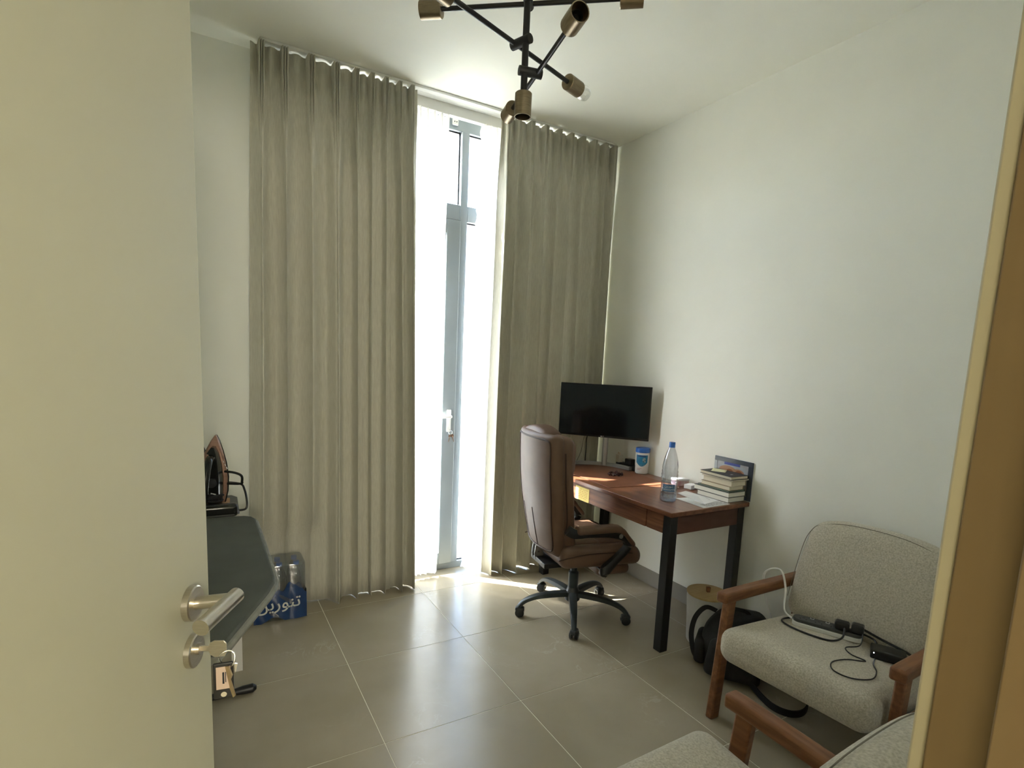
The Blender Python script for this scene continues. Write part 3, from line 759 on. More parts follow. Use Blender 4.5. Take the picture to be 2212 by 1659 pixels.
# water bottle
bx, by = 2.170, 2.052
BT = thing('water_bottle', 'clear plastic water bottle with blue cap standing on the desk', 'bottle', (bx, by, DTZ))
prof = [(0.0, 0.004), (0.030, 0.001), (0.040, 0.004), (0.0435, 0.012), (0.0435, 0.040), (0.0415, 0.045), (0.0435, 0.050), (0.0435, 0.055), (0.042, 0.060), (0.042, 0.108), (0.0438, 0.113), (0.0415, 0.120), (0.0438, 0.128), (0.041, 0.136), (0.0432, 0.145), (0.0405, 0.154), (0.0430, 0.164), (0.0405, 0.174), (0.042, 0.183), (0.041, 0.195), (0.037, 0.220), (0.0305, 0.248), (0.0225, 0.272), (0.0165, 0.287), (0.0145, 0.294), (0.0145, 0.304)]
def rip(prof):
    n = 40; rings = []
    for r, z in prof:
        k = 0.0012 if 0.11 < z < 0.19 else 0
        rings.append([(bx + (r + k * math.sin(6 * a + z * 90)) * math.cos(a), by + (r + k * math.sin(6 * a + z * 90)) * math.sin(a), DTZ + z) for a in [2 * PI * j / n for j in range(n)]])
    return MB().loft(rings)
rip(prof).build('bottle_body', m_pet, BT, world=True, smooth=70)
wprof = [(0.0, 0.006)] + [(r - 0.0012, z + 0.001) for r, z in prof[1:10]] + [(0.0, 0.109)]
rip(wprof).build('water', m_water, BT, world=True, smooth=70)
MB().lathe([(0.0165, 0.292), (0.0165, 0.297), (0.0158, 0.298), (0.0158, 0.318), (0.0145, 0.320), (0.0, 0.320)], 28, (bx, by, DTZ)).build('cap', m_blue, BT, world=True)
BA = math.atan2(-by, -bx)
def bpatch(a0, a1, z0, z1, r, name, mat):
    rws = [[(bx + r * math.cos(a0 + (a1 - a0) * i / 16), by + r * math.sin(a0 + (a1 - a0) * i / 16), DTZ + z0 + (z1 - z0) * j) for i in range(17)] for j in (0, 1)]
    return MB().grid(rws).build(name, mat, BT, world=True)
bpatch(BA - 0.75, BA + 0.75, 0.060, 0.098, 0.0436, 'label', M('bottle_label', (0.05, 0.14, 0.32), (0.10, 0.22, 0.42), rough=0.35, scale=40))
def curved_text(txt, size, zc, r, mat, name, par, cx, cy, a_mid, base, sx=1.0):
    o = text_part(name, txt, size, mat, None, Matrix.Identity(4), ext=0.0, sx=sx)
    inv = wmat(par).inverted()
    for v in o.data.vertices:
        a = a_mid + v.co.x / r
        v.co = inv @ Vector((cx + r * math.cos(a), cy + r * math.sin(a), base + zc + v.co.y))
    o.parent = par
    return o
m_lt = M('label_white_print', (0.72, 0.80, 0.88), rough=0.5)
curved_text('Tannourine', 0.0165, 0.071, 0.0440, m_lt, 'lettering', BT, bx, by, BA, DTZ)
AR = '\uFEE6\uFEF3\uFEAD\uFEEE\uFEE8\uFE97'
curved_text(AR, 0.018, 0.088, 0.0440, m_lt, 'lettering', BT, bx, by, BA, DTZ)
# papers
pp = thing('printed_sheet', 'white printed sheet under the envelope at the desk corner', 'paper', (2.35, 2.0, DTZ))
MB().prism([(2.252, 2.072), (2.238, 1.868), (2.446, 1.872), (2.444, 2.05)], DTZ + 0.0006, DTZ + 0.0016).build('sheet', m_paper, pp, world=True, smooth=0)
pr_ = MB(); rp_ = random.Random(2)
for k in range(7):
    x0 = 2.275
    while x0 < 2.43:
        L = rp_.uniform(0.01, 0.03); pr_.box((x0 + L / 2, 1.882 + k * 0.007, DTZ + 0.0018), (L, 0.0024, 0.0003)); x0 += L + 0.005
pr_.build('print', m_greyink, pp, world=True, smooth=0)
ev = thing('envelope', 'white envelope lying on the printed sheet beside the bottle', 'envelope', (2.40, 2.05, DTZ))
MB().prism([(2.296, 1.912), (2.440, 1.945), (2.435, 2.170), (2.345, 2.150)], DTZ + 0.0022, DTZ + 0.0045).build('sheet', m_paper, ev, world=True, smooth=0)
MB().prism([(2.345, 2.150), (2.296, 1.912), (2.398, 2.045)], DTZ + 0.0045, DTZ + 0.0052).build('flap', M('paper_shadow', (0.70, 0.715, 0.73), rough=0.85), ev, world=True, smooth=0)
sq = MB()
for k in range(5): sq.box((2.405 + 0.004 * k, 1.975 + 0.010 * k, DTZ + 0.0048), (0.024 - 0.003 * k, 0.0012, 0.0003), rz=0.5)
sq.build('scribble', m_greyink, ev, world=True, smooth=0)
# small boxes and cards behind the papers
def small(name, label, c, s, mat, cat, rz=0.0):
    return tag(MB().box(c, s, rz=rz).build(name, mat, bevel=0.0015), label, cat)
bxo = thing('small_box', 'small white and pink cardboard box on the desk behind the bottle', 'box', (2.52, 2.33, DTZ))
MB().box((2.537, 2.312, DTZ + 0.0165), (0.085, 0.06, 0.031), rz=-0.2).build('box_body', M('pink_card', (0.40, 0.20, 0.22), (0.6, 0.5, 0.5), rough=0.6, scale=20), bxo, world=True, bevel=0.001)
MB().box((2.537, 2.312, DTZ + 0.0365), (0.088, 0.064, 0.009), rz=-0.2).build('box_lid', m_paper, bxo, world=True, bevel=0.001)
small('card_box', 'white card box lying left of the book stack', (2.525, 2.215, DTZ + 0.014), (0.07, 0.05, 0.026), m_paper, 'box', 0.15)
small('leaflet', 'folded brown and white leaflet on the desk behind the envelope', (2.425, 2.262, DTZ + 0.003), (0.075, 0.055, 0.004), M('leaflet_print', (0.70, 0.66, 0.62), (0.16, 0.06, 0.04), rough=0.6, scale=45, lo=0.45, hi=0.5), 'leaflet', 0.5)
# books
def book(label, x0, x1, y0, y1, z0, z1, pages, cover, ct=0.0022, spine='x1', rz=0.0, name='book'):
    cx, cy = (x0 + x1) / 2, (y0 + y1) / 2
    t = thing(name, label, 'notebook' if name == 'notebook' else 'book', (cx, cy, z0), rz, 'books stacked on the desk')
    hx, hy, h = (x1 - x0) / 2, (y1 - y0) / 2, z1 - z0
    MB().bb(-hx + 0.003, hx - 0.004, -hy + 0.003, hy - 0.003, ct, h - ct).build('pages', pages, t)
    c = MB(); c.bb(-hx, hx, -hy, hy, 0, ct).bb(-hx, hx, -hy, hy, h - ct, h).bb(hx - 0.003, hx, -hy, hy, ct, h - ct)
    c.build('cover', cover, t, bevel=0.0008)
    return t
c_green = M('green_cover', (0.03, 0.07, 0.04), rough=0.45)
c_grey = M('grey_cover', (0.10, 0.11, 0.10), rough=0.5)
c_cream = M('cream_cover', (0.58, 0.52, 0.40), rough=0.6)
c_tan = M('tan_cover', (0.40, 0.31, 0.20), rough=0.6)
c_pale = M('pale_cover', (0.55, 0.60, 0.52), rough=0.5)
c_black = M('black_cover', (0.018, 0.019, 0.022), rough=0.5)
c_mag = M('magazine_cover', (0.50, 0.46, 0.40), rough=0.4)
book('thick hardback with grey cover lowest in the desk book stack', 2.452, 2.588, 1.890, 2.105, 0.7505, 0.7790, m_pagew, c_grey)
book('white paged hardback with dark cover second from bottom of stack', 2.449, 2.589, 1.888, 2.128, 0.7795, 0.8070, m_pagew, c_grey)
book('thin book with dark green cover in the middle of stack', 2.455, 2.585, 1.893, 2.105, 0.8075, 0.8160, c_pale, c_green, ct=0.003)
book('thin cream paged paperback above the dark green book', 2.456, 2.572, 1.892, 2.085, 0.8165, 0.8390, m_paperw, c_tan)
book('thick cream paged paperback under the magazine in stack', 2.462, 2.580, 1.886, 2.080, 0.8395, 0.8690, m_paperw, c_cream)
book('thin pale magazine directly under the black notebook', 2.456, 2.588, 1.876, 2.085, 0.8695, 0.8770, m_paperw, c_mag, ct=0.0012, rz=0.02)
nb = book('black notebook with yellow sticky note topmost in the stack', 2.452, 2.588, 1.880, 2.095, 0.8775, 0.8960, m_paperw, c_black, rz=-0.03, name='notebook')
MB().box((-0.01, -0.06, 0.0188), (0.022, 0.010, 0.0004), rz=0.2).build('emblem', m_silver, nb)
stn = thing('sticky_note', 'pale yellow sticky note lying on the black notebook', 'note', (2.53, 2.03, 0.8962))
rws = []
for j in range(7):
    rws.append([(-0.038 + 0.076 * i / 6, -0.038 + 0.076 * j / 6, 0.0006 + 0.010 * max(0, (i / 6 - 0.55)) ** 1.5 * (0.4 + j / 6)) for i in range(7)])
MB().grid(rws).build('sheet', m_notep, stn, solid=0.0006); stn.rotation_euler = (0, 0, 0.55)
# photo frame leaning on the wall
pf = thing('photo_frame', 'navy bordered acrylic photo stand standing against the wall behind books', 'photo frame', (2.58, 1.97, DTZ))
PFM = frame4((2.5965, 1.990, 0.7515), (0, -1, 0), (0, 0, 1))
def pfb(name, x0, x1, y0, y1, z0, z1, mat, bev=0.001):
    b = MB().bb(x0, x1, y0, y1, z0, z1); b.V = [PFM @ v for v in b.V]; return b.build(name, mat, pf, world=True, bevel=bev)
pfb('backing', -0.127, 0.127, 0, 0.215, -0.004, 0.0, m_navy)
pfb('picture', -0.112, 0.098, 0.02, 0.205, 0.0, 0.0012, M('picture_sky', (0.34, 0.37, 0.42), (0.25, 0.20, 0.17), rough=0.3, scale=9), 0)
pfb('border', -0.127, 0.127, 0.190, 0.215, 0.0, 0.003, M('slate_border', (0.045, 0.055, 0.07), rough=0.25))
pfb('border', 0.100, 0.127, 0.0, 0.190, 0.0, 0.003, MATS['slate_border'])
pfb('border', -0.127, -0.108, 0.0, 0.190, 0.0, 0.003, M('pale_border', (0.35, 0.37, 0.38), rough=0.25))
pfb('printed_band', -0.06, 0.045, 0.176, 0.190, 0.0012, 0.0018, M('blue_band', (0.03, 0.05, 0.30), rough=0.3), 0)
def blob(name, cx, cy, rx, ry, z, mat, n=20):
    b = MB().prism([(cx + rx * math.cos(2 * PI * i / n), cy + ry * math.sin(2 * PI * i / n)) for i in range(n)], 0.0012, z)
    b.V = [PFM @ v for v in b.V]; return b.build(name, mat, pf, world=True, smooth=0)
m_skin = M('picture_tan', (0.38, 0.20, 0.11), rough=0.35); m_rust = M('picture_rust', (0.24, 0.085, 0.03), rough=0.35)
blob('picture_shape', -0.035, 0.145, 0.058, 0.026, 0.0016, m_skin)
blob('picture_shape', 0.035, 0.140, 0.040, 0.022, 0.0018, m_skin)
for cx in (-0.02, 0.04):
    blob('picture_shape', cx, 0.136, 0.024, 0.019, 0.0020, m_rust); blob('picture_shape', cx, 0.131, 0.014, 0.011, 0.0022, m_skin)

# ------------------------------------------------------------------ office chair
CH = thing('office_chair', 'brown leather executive chair with black star base at the desk', 'chair', (1.873, 2.451, 0), math.radians(-10))
crot = math.radians(10)
for k in range(5):
    a = math.radians(-52 + 72 * k) + crot
    c_, s_ = math.cos(a), math.sin(a)
    def P(r, z): return (r * c_, r * s_, z)
    lg = MB().tube([P(0.022, 0.118), P(0.12, 0.120), P(0.22, 0.112), P(0.285, 0.092), P(0.318, 0.066), P(0.328, 0.050)], [1.0, 1.0, 0.85, 0.7, 0.62, 0.55], smooth=4,
                   prof=[(-0.024, -0.012), (-0.015, -0.016), (0.015, -0.016), (0.024, -0.012), (0.022, 0.012), (0.010, 0.018), (-0.010, 0.018), (-0.022, 0.012)], up=(0, 0, 1)).build('base_leg', m_basegrey, CH)
    sw = random.Random(k).uniform(-0.6, 0.6)
    cst = MB().tube([P(0.328, 0.060), P(0.328, 0.030)], 0.008, n=10).build('caster', m_caster, CH)
    ca = a + PI / 2 + sw
    axv = Vector((math.cos(ca), math.sin(ca), 0)); cc = Vector(P(0.328, 0.026)) + Vector((-axv.y, axv.x, 0)) * 0.010
    for q in (-1, 1):
        MB().tube([cc + axv * (q * 0.006), cc + axv * (q * 0.010), cc + axv * (q * 0.020), cc + axv * (q * 0.024)], [0.022, 0.026, 0.026, 0.018], n=20).build('wheel', m_caster, cst)
    MB().rbox((0.020, 0.027, 0.014), 0.012, 3, c=cc + Vector((0, 0, 0.018)), R3=Matrix.Rotation(ca, 3, 'Z')).build('hood', m_caster, cst)
MB().lathe([(0.0, 0.075), (0.036, 0.075), (0.045, 0.085), (0.045, 0.13), (0.034, 0.145), (0.030, 0.16)], 24).build('hub', m_caster, CH)
MB().lathe([(0.028, 0.12), (0.030, 0.14), (0.030, 0.25), (0.024, 0.255), (0.020, 0.26), (0.020, 0.35)], 20).build('gas_lift', m_basegrey, CH)
MB().bb(-0.16, 0.12, -0.09, 0.09, 0.335, 0.362).build('mechanism', m_black, CH, bevel=0.004)
MB().tube([(0.05, -0.08, 0.345), (0.06, -0.17, 0.335), (0.07, -0.24, 0.332)], 0.006, smooth=3).build('tilt_lever', m_black, CH)
# reclining bracket at the rear
for q, yy in ((-1, 0.035), (1, 0.075)):
    rbk = MB().prism([(-0.235, 0.325), (-0.205, 0.315), (-0.185, 0.35), (-0.195, 0.40), (-0.215, 0.425), (-0.235, 0.42), (-0.242, 0.37)], -0.002, 0.002,
               Matrix.Translation((0.0, yy, 0.0)) @ Matrix.Rotation(PI / 2, 4, 'X')).build('recline_bracket', m_silver, CH)
    for (px_, pz_) in ((-0.215, 0.345), (-0.218, 0.38), (-0.212, 0.41)):
        MB().cyl((px_, yy - 0.006, pz_), (px_, yy + 0.006, pz_), 0.005, n=10).build('bolt', m_chrome, rbk)
MB().bb(-0.235, -0.10, -0.10, 0.10, 0.325, 0.352).build('bracket_plate', m_black, CH, bevel=0.003)
# seat
def seat_f(v):
    x, y, z = v
    k = smooth01((x - 0.12) / 0.16)
    z2 = z - 0.028 * k * (1 if z > 0 else 0.2) + 0.012 * (1 - (y / 0.25) ** 2) * (1 if z > 0 else 0)
    z2 += 0.022 * smooth01((abs(y) - 0.17) / 0.08) * (1 - k) * (1 if z > 0 else 0)
    return (x, y * (1 - 0.06 * smooth01((-x) / 0.26)), z2)
MB().rbox((0.245, 0.255, 0.056), 0.045, 12, seat_f, c=(0.050, 0, 0.418)).build('seat', m_leather, CH, smooth=80)
def pad_f(v):
    x, y, z = v
    return (x, y, z + 0.010 * (1 - (y / 0.2) ** 2))
MB().rbox((0.105, 0.185, 0.020), 0.018, 8, pad_f, c=(-0.055, 0, 0.474)).build('seat_pad', m_leather, CH, smooth=80)
MB().rbox((0.115, 0.190, 0.020), 0.018, 8, lambda v: (v.x, v.y, v.z + 0.010 * (1 - (v.y / 0.2) ** 2) - 0.03 * smooth01((v.x) / 0.11)), c=(0.160, 0, 0.470)).build('seat_pad', m_leather, CH, smooth=80)
for q in (-1, 1):
    MB().tube([(-0.22, q * 0.246, 0.425), (-0.1, q * 0.258, 0.448), (0.05, q * 0.260, 0.452), (0.20, q * 0.258, 0.440), (0.262, q * 0.235, 0.418)], 0.0028, n=6, smooth=5).build('piping', m_leatherd, CH)
MB().rbox((0.105, 0.19, 0.032), 0.028, 6, c=(0.155, 0, 0.318)).build('footrest', m_leather, CH, smooth=80)
MB().tube([(0.02, 0.12, 0.352), (0.12, 0.12, 0.345)], 0.006).build('footrest_rail', m_black, CH)
MB().tube([(0.02, -0.12, 0.352), (0.12, -0.12, 0.345)], 0.006).build('footrest_rail', m_black, CH)
# backrest
def lean(z):      # rear-line of the back at height z (x of its middle plane)
    t = (z - 0.42) / 0.66
    return -0.215 - 0.085 * t - 0.022 * math.sin(PI * min(max(t, 0), 1))
def back_f(hw0, hw1, off, wrap, zc):
    def f(v):
        x, y, z = v; zz = zc + z; t = smooth01((zz - 0.42) / 0.35)
        wsc = hw0 + (hw1 - hw0) * t
        yy = y * wsc
        return (x + lean(zz) + off + wrap * (yy / 0.24) ** 2, yy, zz)
    return f
MB().rbox((0.034, 0.245, 0.335), 0.032, 12, back_f(0.84, 1.0, 0.0, 0.055, 0.755)).build('backrest_shell', m_leather, CH, smooth=80)
MB().rbox((0.045, 0.238, 0.325), 0.042, 12, back_f(0.86, 1.0, 0.062, 0.050, 0.760)).build('backrest_cushion', m_leather, CH, smooth=80)
for zc_, hz in ((0.555, 0.085), (0.720, 0.085)):
    MB().rbox((0.030, 0.165, hz), 0.028, 8, back_f(0.95, 1.0, 0.108, 0.04, zc_)).build('lumbar_pad', m_leather, CH, smooth=80)
MB().rbox((0.045, 0.165, 0.098), 0.042, 8, lambda v: (v.x + lean(0.95) + 0.152, v.y, 0.955 + v.z)).build('headrest', m_leather, CH, smooth=80)
MB().rbox((0.060, 0.150, 0.030), 0.028, 8, lambda v: (v.x + lean(1.07) + 0.055, v.y, 1.088 + v.z - 0.03 * (v.y / 0.15) ** 2)).build('headrest_roll', m_leather, CH, smooth=80)
# piping round the rear panel
def rear(yy, zz, out=0.0):
    return (lean(zz) - 0.034 + 0.055 * (yy / 0.24) ** 2 - out, yy, zz)
def wsc_(zz): return 0.84 + 0.16 * smooth01((zz - 0.42) / 0.35)
pts = []
for (f_, zz) in ((-0.80, 0.447), (-1, 0.475), (-1, 0.60), (-1, 0.75), (-1, 0.90), (-1, 1.03), (-0.9, 1.058), (-0.5, 1.062), (0, 1.063), (0.5, 1.062), (0.9, 1.058), (1, 1.03), (1, 0.90), (1, 0.75), (1, 0.60), (1, 0.475), (0.80, 0.447), (0.4, 0.444), (0, 0.443), (-0.4, 0.444)):
    pts.append(rear(f_ * 0.216 * wsc_(zz), zz))
MB().tube(pts, 0.0050, n=8, smooth=5, closed=True).build('piping', m_leatherd, CH)
pts2 = [(-0.17, 0.50), (-0.235, 0.62), (-0.247, 0.80), (-0.245, 1.0)]
for q in (-1,):
    MB().tube([(lean(zz) + 0.030 + 0.052 * (yy / 0.24) ** 2, q * -yy, zz) for yy, zz in pts2], 0.0045, n=8, smooth=5).build('piping', m_leatherd, CH)
for q, w_ in ((-0.035, 0.0055), (0.105, 0.003)):
    MB().tube([rear(q, zz, 0.0004) for zz in (0.45, 0.52, 0.60, 0.665)], 1.0, prof=[(-w_, -0.002), (w_, -0.002), (w_ * 0.6, 0.002), (-w_ * 0.6, 0.002)], up=(-1, 0, 0)).build('rear_slit', m_leatherd, CH)
# arms
for q in (-1, 1):
    Y_ = q * 0.298
    MB().tube([(-0.195 if q < 0 else -0.11, Y_ * 0.95, 0.604), (-0.16 if q < 0 else -0.095, Y_ * 0.98, 0.586), (-0.08, Y_, 0.580), (0.04, Y_, 0.572), (0.130, Y_, 0.550), (0.160, Y_, 0.515), (0.150, Y_, 0.480), (0.09, Y_, 0.425), (0.035, Y_, 0.375), (0.02, Y_ * 0.98, 0.345)],
              [1.5, 1.45, 1.0, 0.95, 1.2, 1.3, 1.15, 1.2, 1.5, 1.2], smooth=5,
              prof=[(-0.011, -0.017), (0.011, -0.017), (0.016, -0.008), (0.016, 0.008), (0.011, 0.017), (-0.011, 0.017), (-0.016, 0.008), (-0.016, -0.008)], up=(0.35, 0, 1)).build('arm_bracket', m_blackpl, CH, smooth=40)
    MB().cyl((0.105, Y_ - 0.020, 0.560), (0.105, Y_ + 0.020, 0.560), 0.012, n=14).build('arm_pivot', m_silver, CH)
    MB().rbox((0.190, 0.033, 0.019), 0.017, 10, lambda v: (v.x + 0.035 - 0.03 * smooth01((v.x - 0.05) / 0.14), v.y + Y_, v.z + 0.602 - 0.100 * smooth01((v.x - 0.02) / 0.19) ** 1.5)).build('arm_pad', m_leather, CH, smooth=80)

# ------------------------------------------------------------------ waste bin
bnx, bny = 2.332, 1.868
BN = thing('waste_bin', 'round bin with white liner and bamboo lid beside the desk', 'bin', (bnx, bny, 0))
rings = []
rnb = random.Random(5)
for (r, z) in ((0.088, 0.002), (0.091, 0.01), (0.096, 0.10), (0.100, 0.20), (0.103, 0.255), (0.102, 0.268)):
    rings.append([(bnx + (r + 0.0025 * math.sin(5 * a + 9 * z) * (z > 0.05) + 0.002 * math.sin(11 * a + 30 * z) * (z > 0.05)) * math.cos(a), bny + (r + 0.0025 * math.sin(5 * a + 9 * z) * (z > 0.05)) * math.sin(a), z) for a in [2 * PI * j / 48 for j in range(48)]])
MB().loft(rings).build('bin_body', m_bin, BN, world=True, smooth=60)
ld = MB().lathe([(0.0, 0.2685), (0.1065, 0.2685), (0.108, 0.271), (0.108, 0.277), (0.1065, 0.279), (0.0, 0.279)], 48, (bnx, bny, 0)).build('lid', m_bamboo, BN, world=True)
MB().prism([(-0.008, 0), (0.009, 0), (0.012, 0.028), (-0.010, 0.028)], -0.009, 0.009, Matrix.Translation((bnx, bny, 0.279)) @ Matrix.Rotation(math.radians(-30), 4, 'Z') @ Matrix.Rotation(PI / 2, 4, 'X')).build('knob', m_teak, ld, world=True, bevel=0.002)

# ------------------------------------------------------------------ armchairs
def make_armchair(label, loc, rz, name='armchair', bdx=0.0, bdz=0.0):
    """local: +x = forward (front of the seat), y = sideways, z up; origin on floor under the seat middle"""
    t = thing(name, label, 'armchair', loc, rz, 'teak armchairs')
    SQ = lambda w, h: [(-w / 2, -h / 2), (w / 2, -h / 2), (w / 2, h / 2), (-w / 2, h / 2)]
    for q in (-1, 1):
        Y_ = q * 0.318
        MB().tube([(0.330, Y_, 0.0), (0.285, Y_, 0.515)], 1.0, prof=SQ(0.034, 0.052), up=(1, 0, 0)).build('front_leg', m_teak, t, bevel=0.007)
        MB().tube([(-0.30, Y_, 0.0), (-0.255, Y_, 0.49)], 1.0, prof=SQ(0.034, 0.048), up=(1, 0, 0)).build('rear_leg', m_teak, t, bevel=0.007)
        MB().tube([(0.345, Y_, 0.535), (0.30, Y_, 0.535), (-0.31, Y_, 0.508)], 1.0, prof=SQ(0.050, 0.044), up=(0, 0, 1)).build('armrest', m_teak, t, bevel=0.009, bseg=3)
        MB().tube([(0.292, Y_ * 0.99, 0.315), (-0.285, Y_ * 0.99, 0.275)], 1.0, prof=SQ(0.024, 0.050), up=(0, 0, 1)).build('side_rail', m_teak, t, bevel=0.003)
        MB().tube([(-0.20, Y_ * 0.86, 0.24), (-0.315, Y_ * 0.86, 0.70)], 1.0, prof=SQ(0.030, 0.035), up=(1, 0, 0)).build('back_post', m_teak, t, bevel=0.003)
    MB().tube([(0.20, -0.30, 0.285), (0.20, 0.30, 0.285)], 1.0, prof=SQ(0.026, 0.05), up=(0, 0, 1)).build('front_rail', m_teak, t, bevel=0.003)
    MB().tube([(-0.22, -0.30, 0.235), (-0.22, 0.30, 0.235)], 1.0, prof=SQ(0.026, 0.05), up=(0, 0, 1)).build('rear_rail', m_teak, t, bevel=0.003)
    MB().tube([(-0.305, -0.27, 0.66), (-0.305, 0.27, 0.66)], 1.0, prof=SQ(0.024, 0.06), up=(0, 0, 1)).build('top_rail', m_teak, t, bevel=0.003)
    def sf(v):
        x, y, z = v
        z2 = z + (0.016 * (1 - (x / 0.335) ** 2) * (1 - (y / 0.29) ** 2) if z > 0 else 0)
        return (x, y, z2 + 0.035 * x / 0.33)
    MB().rbox((0.335, 0.286, 0.072), 0.055, 12, sf, c=(0.070, 0, 0.338)).build('seat_cushion', m_fabric, t, smooth=80)
    th = math.radians(15)
    Rb = Matrix.Rotation(-th, 3, 'Y')
    def bf(v):
        x, y, z = v
        z2 = z - 0.050 * (abs(y) / 0.29) ** 3 * (1 if z > 0 else 0)
        x2 = x + 0.020 * (1 - (y / 0.29) ** 2) * (1 - (z / 0.23) ** 2) * (1 if x > 0 else -0.2)
        return (x2, y * (1 - 0.06 * (1 if z > 0 else 0) * z / 0.2), z2)
    MB().rbox((0.076, 0.290, 0.240), 0.064, 12, bf, c=(-0.200 + bdx, 0, 0.602 + bdz), R3=Rb).build('back_cushion', m_fabric, t, smooth=80)
    # stitched seam on the front face of the back cushion and round the seat
    def on_b(x, y, z): return tuple(Rb @ Vector(bf(Vector((x, y, z)))) + Vector((-0.200 + bdx, 0, 0.602 + bdz)))
    sp = [on_b(0.054, -0.286, -0.16), on_b(0.054, -0.286, 0.12), on_b(0.056, -0.270, 0.195), on_b(0.058, -0.23, 0.216), on_b(0.062, -0.1, 0.222), on_b(0.062, 0.1, 0.222), on_b(0.058, 0.23, 0.216), on_b(0.056, 0.270, 0.195), on_b(0.054, 0.286, 0.12), on_b(0.054, 0.286, -0.16)]
    MB().tube(sp, 0.0014, n=6, smooth=6).build('seam', m_seam, t)
    return t
AC1 = make_armchair('armchair against the wall with chargers and cables on its seat', (2.200, 1.107, 0), PI + math.radians(4))
AC2 = make_armchair('armchair in the foreground with an empty seat, nearest the doorway', (0.988, 0.574, 0), PI / 2 + math.radians(2), bdx=0.045, bdz=0.025)

# ------------------------------------------------------------------ things on the armchair
def seat_top(x, y):
    a = PI + math.radians(4); dx, dy = x - 2.200, y - 1.107
    lx, ly = dx * math.cos(a) + dy * math.sin(a) - 0.070, -dx * math.sin(a) + dy * math.cos(a)
    return 0.338 + 0.072 + 0.016 * (1 - (lx / 0.335) ** 2) * (1 - (ly / 0.29) ** 2) + 0.035 * lx / 0.33
ZS = seat_top(2.222, 1.165) + 0.006
st = thing('power_strip', 'charcoal and white power strip with plugs on the armchair seat', 'power strip', (2.196, 1.165, ZS), math.atan2(-0.19, 0.087))
def prof_round(L, W_, r, n=6):
    pts_ = []
    for (cx, cy, a0) in ((L / 2 - r, W_ / 2 - r, 0), (-L / 2 + r, W_ / 2 - r, PI / 2), (-L / 2 + r, -W_ / 2 + r, PI), (L / 2 - r, -W_ / 2 + r, 1.5 * PI)):
        for k in range(n + 1):
            a = a0 + PI / 2 * k / n; pts_.append((cx + r * math.cos(a), cy + r * math.sin(a)))
    return pts_
MB().prism(prof_round(0.252, 0.060, 0.026), 0.0, 0.018).build('base', m_white, st, bevel=0.003)
MB().prism(prof_round(0.248, 0.056, 0.024), 0.018, 0.032).build('top', m_greypl, st, bevel=0.003)
for k in range(4):
    xx = -0.085 + 0.056 * k
    for (dx, dy, w_, h_) in ((-0.011, -0.010, 0.0035, 0.007), (0.011, -0.010, 0.0035, 0.007), (0.0, 0.004, 0.0065, 0.0035)):
        MB().box((xx + dx, dy - 0.002, 0.0322), (w_ * 1.5, h_, 0.0008)).build('socket_slot', m_gasket, st)
    if k:
        MB().box((xx - 0.026, 0.016, 0.0326), (0.014, 0.014, 0.0014)).build('switch_rim', m_white, st, bevel=0.002)
        MB().box((xx - 0.026, 0.016, 0.0332), (0.0105, 0.0105, 0.0016)).build('switch', m_greypl, st, bevel=0.002)
MB().rbox((0.026, 0.022, 0.016), 0.010, 3, c=(0.052, -0.006, 0.049)).build('plug', m_blackpl, st)
MB().rbox((0.022, 0.020, 0.018), 0.008, 3, c=(0.105, -0.004, 0.051)).build('plug', m_blackpl, st)
ch = thing('laptop_charger', 'black laptop charger brick with lit white dot on armchair seat', 'charger', (2.205, 0.938, seat_top(2.205, 0.938) - 0.002), math.radians(-62))
MB().rbox((0.056, 0.033, 0.019), 0.007, 3, c=(0, 0, 0.025)).build('brick', m_blackpl, ch)
MB().cyl((-0.046, -0.030, 0.032), (-0.046, -0.0336, 0.032), 0.0016, n=10).build('indicator', m_led, ch)
for k in range(5): MB().cyl((0.052 + 0.006 * k, 0, 0.022), (0.055 + 0.006 * k, 0, 0.022), 0.0058 - 0.0006 * k, n=10).build('strain_relief', m_blackpl, ch)
def cord(name, pts_, r, mat, label, sm=8):
    pts_ = [(x, y, (max(z, seat_top(x, y) + r + 0.0015) if 1.86 < x < 2.36 and 0.80 < y < 1.40 else z)) for x, y, z in pts_]
    return tag(MB().tube(pts_, r, n=8, smooth=sm).build(name, mat), label, 'cable')
zc = ZS - 0.02
cord('plug_cable', [(2.200, 1.098, zc + 0.068), (2.165, 1.085, zc + 0.040), (2.115, 1.10, zc + 0.003), (2.080, 1.155, zc + 0.002), (2.075, 1.235, zc + 0.003), (2.105, 1.300, zc + 0.006), (2.165, 1.312, zc + 0.02), (2.222, 1.255, zc + 0.030), (2.262, 1.13, zc + 0.040), (2.25, 1.02, zc + 0.05), (2.225, 0.985, zc + 0.04)], 0.0038, m_blackpl,
     'thick black cable looping left around the armchair power strip')
cord('charging_cable', [(2.232, 1.045, zc + 0.066), (2.19, 1.030, zc + 0.030), (2.12, 1.045, zc), (2.08, 1.005, zc), (2.085, 0.955, zc), (2.02, 0.985, zc - 0.002), (1.94, 0.995, zc - 0.004), (1.885, 0.960, zc - 0.006), (1.895, 0.905, zc - 0.006), (1.965, 0.875, zc - 0.004), (2.04, 0.895, zc), (2.09, 0.930, zc + 0.002), (2.15, 0.955, zc + 0.008)], 0.0023, m_blackpl,
     'thin black cable forming a teardrop loop at the seat front')
cord('bundled_cable', [(2.252, 1.055, zc + 0.070), (2.262, 1.02, zc + 0.060), (2.262, 0.98, zc + 0.055), (2.255, 0.94, zc + 0.055), (2.252, 0.89, zc + 0.050), (2.26, 0.86, zc + 0.030), (2.265, 0.83, zc + 0.02), (2.255, 0.80, zc + 0.015)], 0.0048, m_blackpl,
     'bundled black cable between power strip and laptop charger')
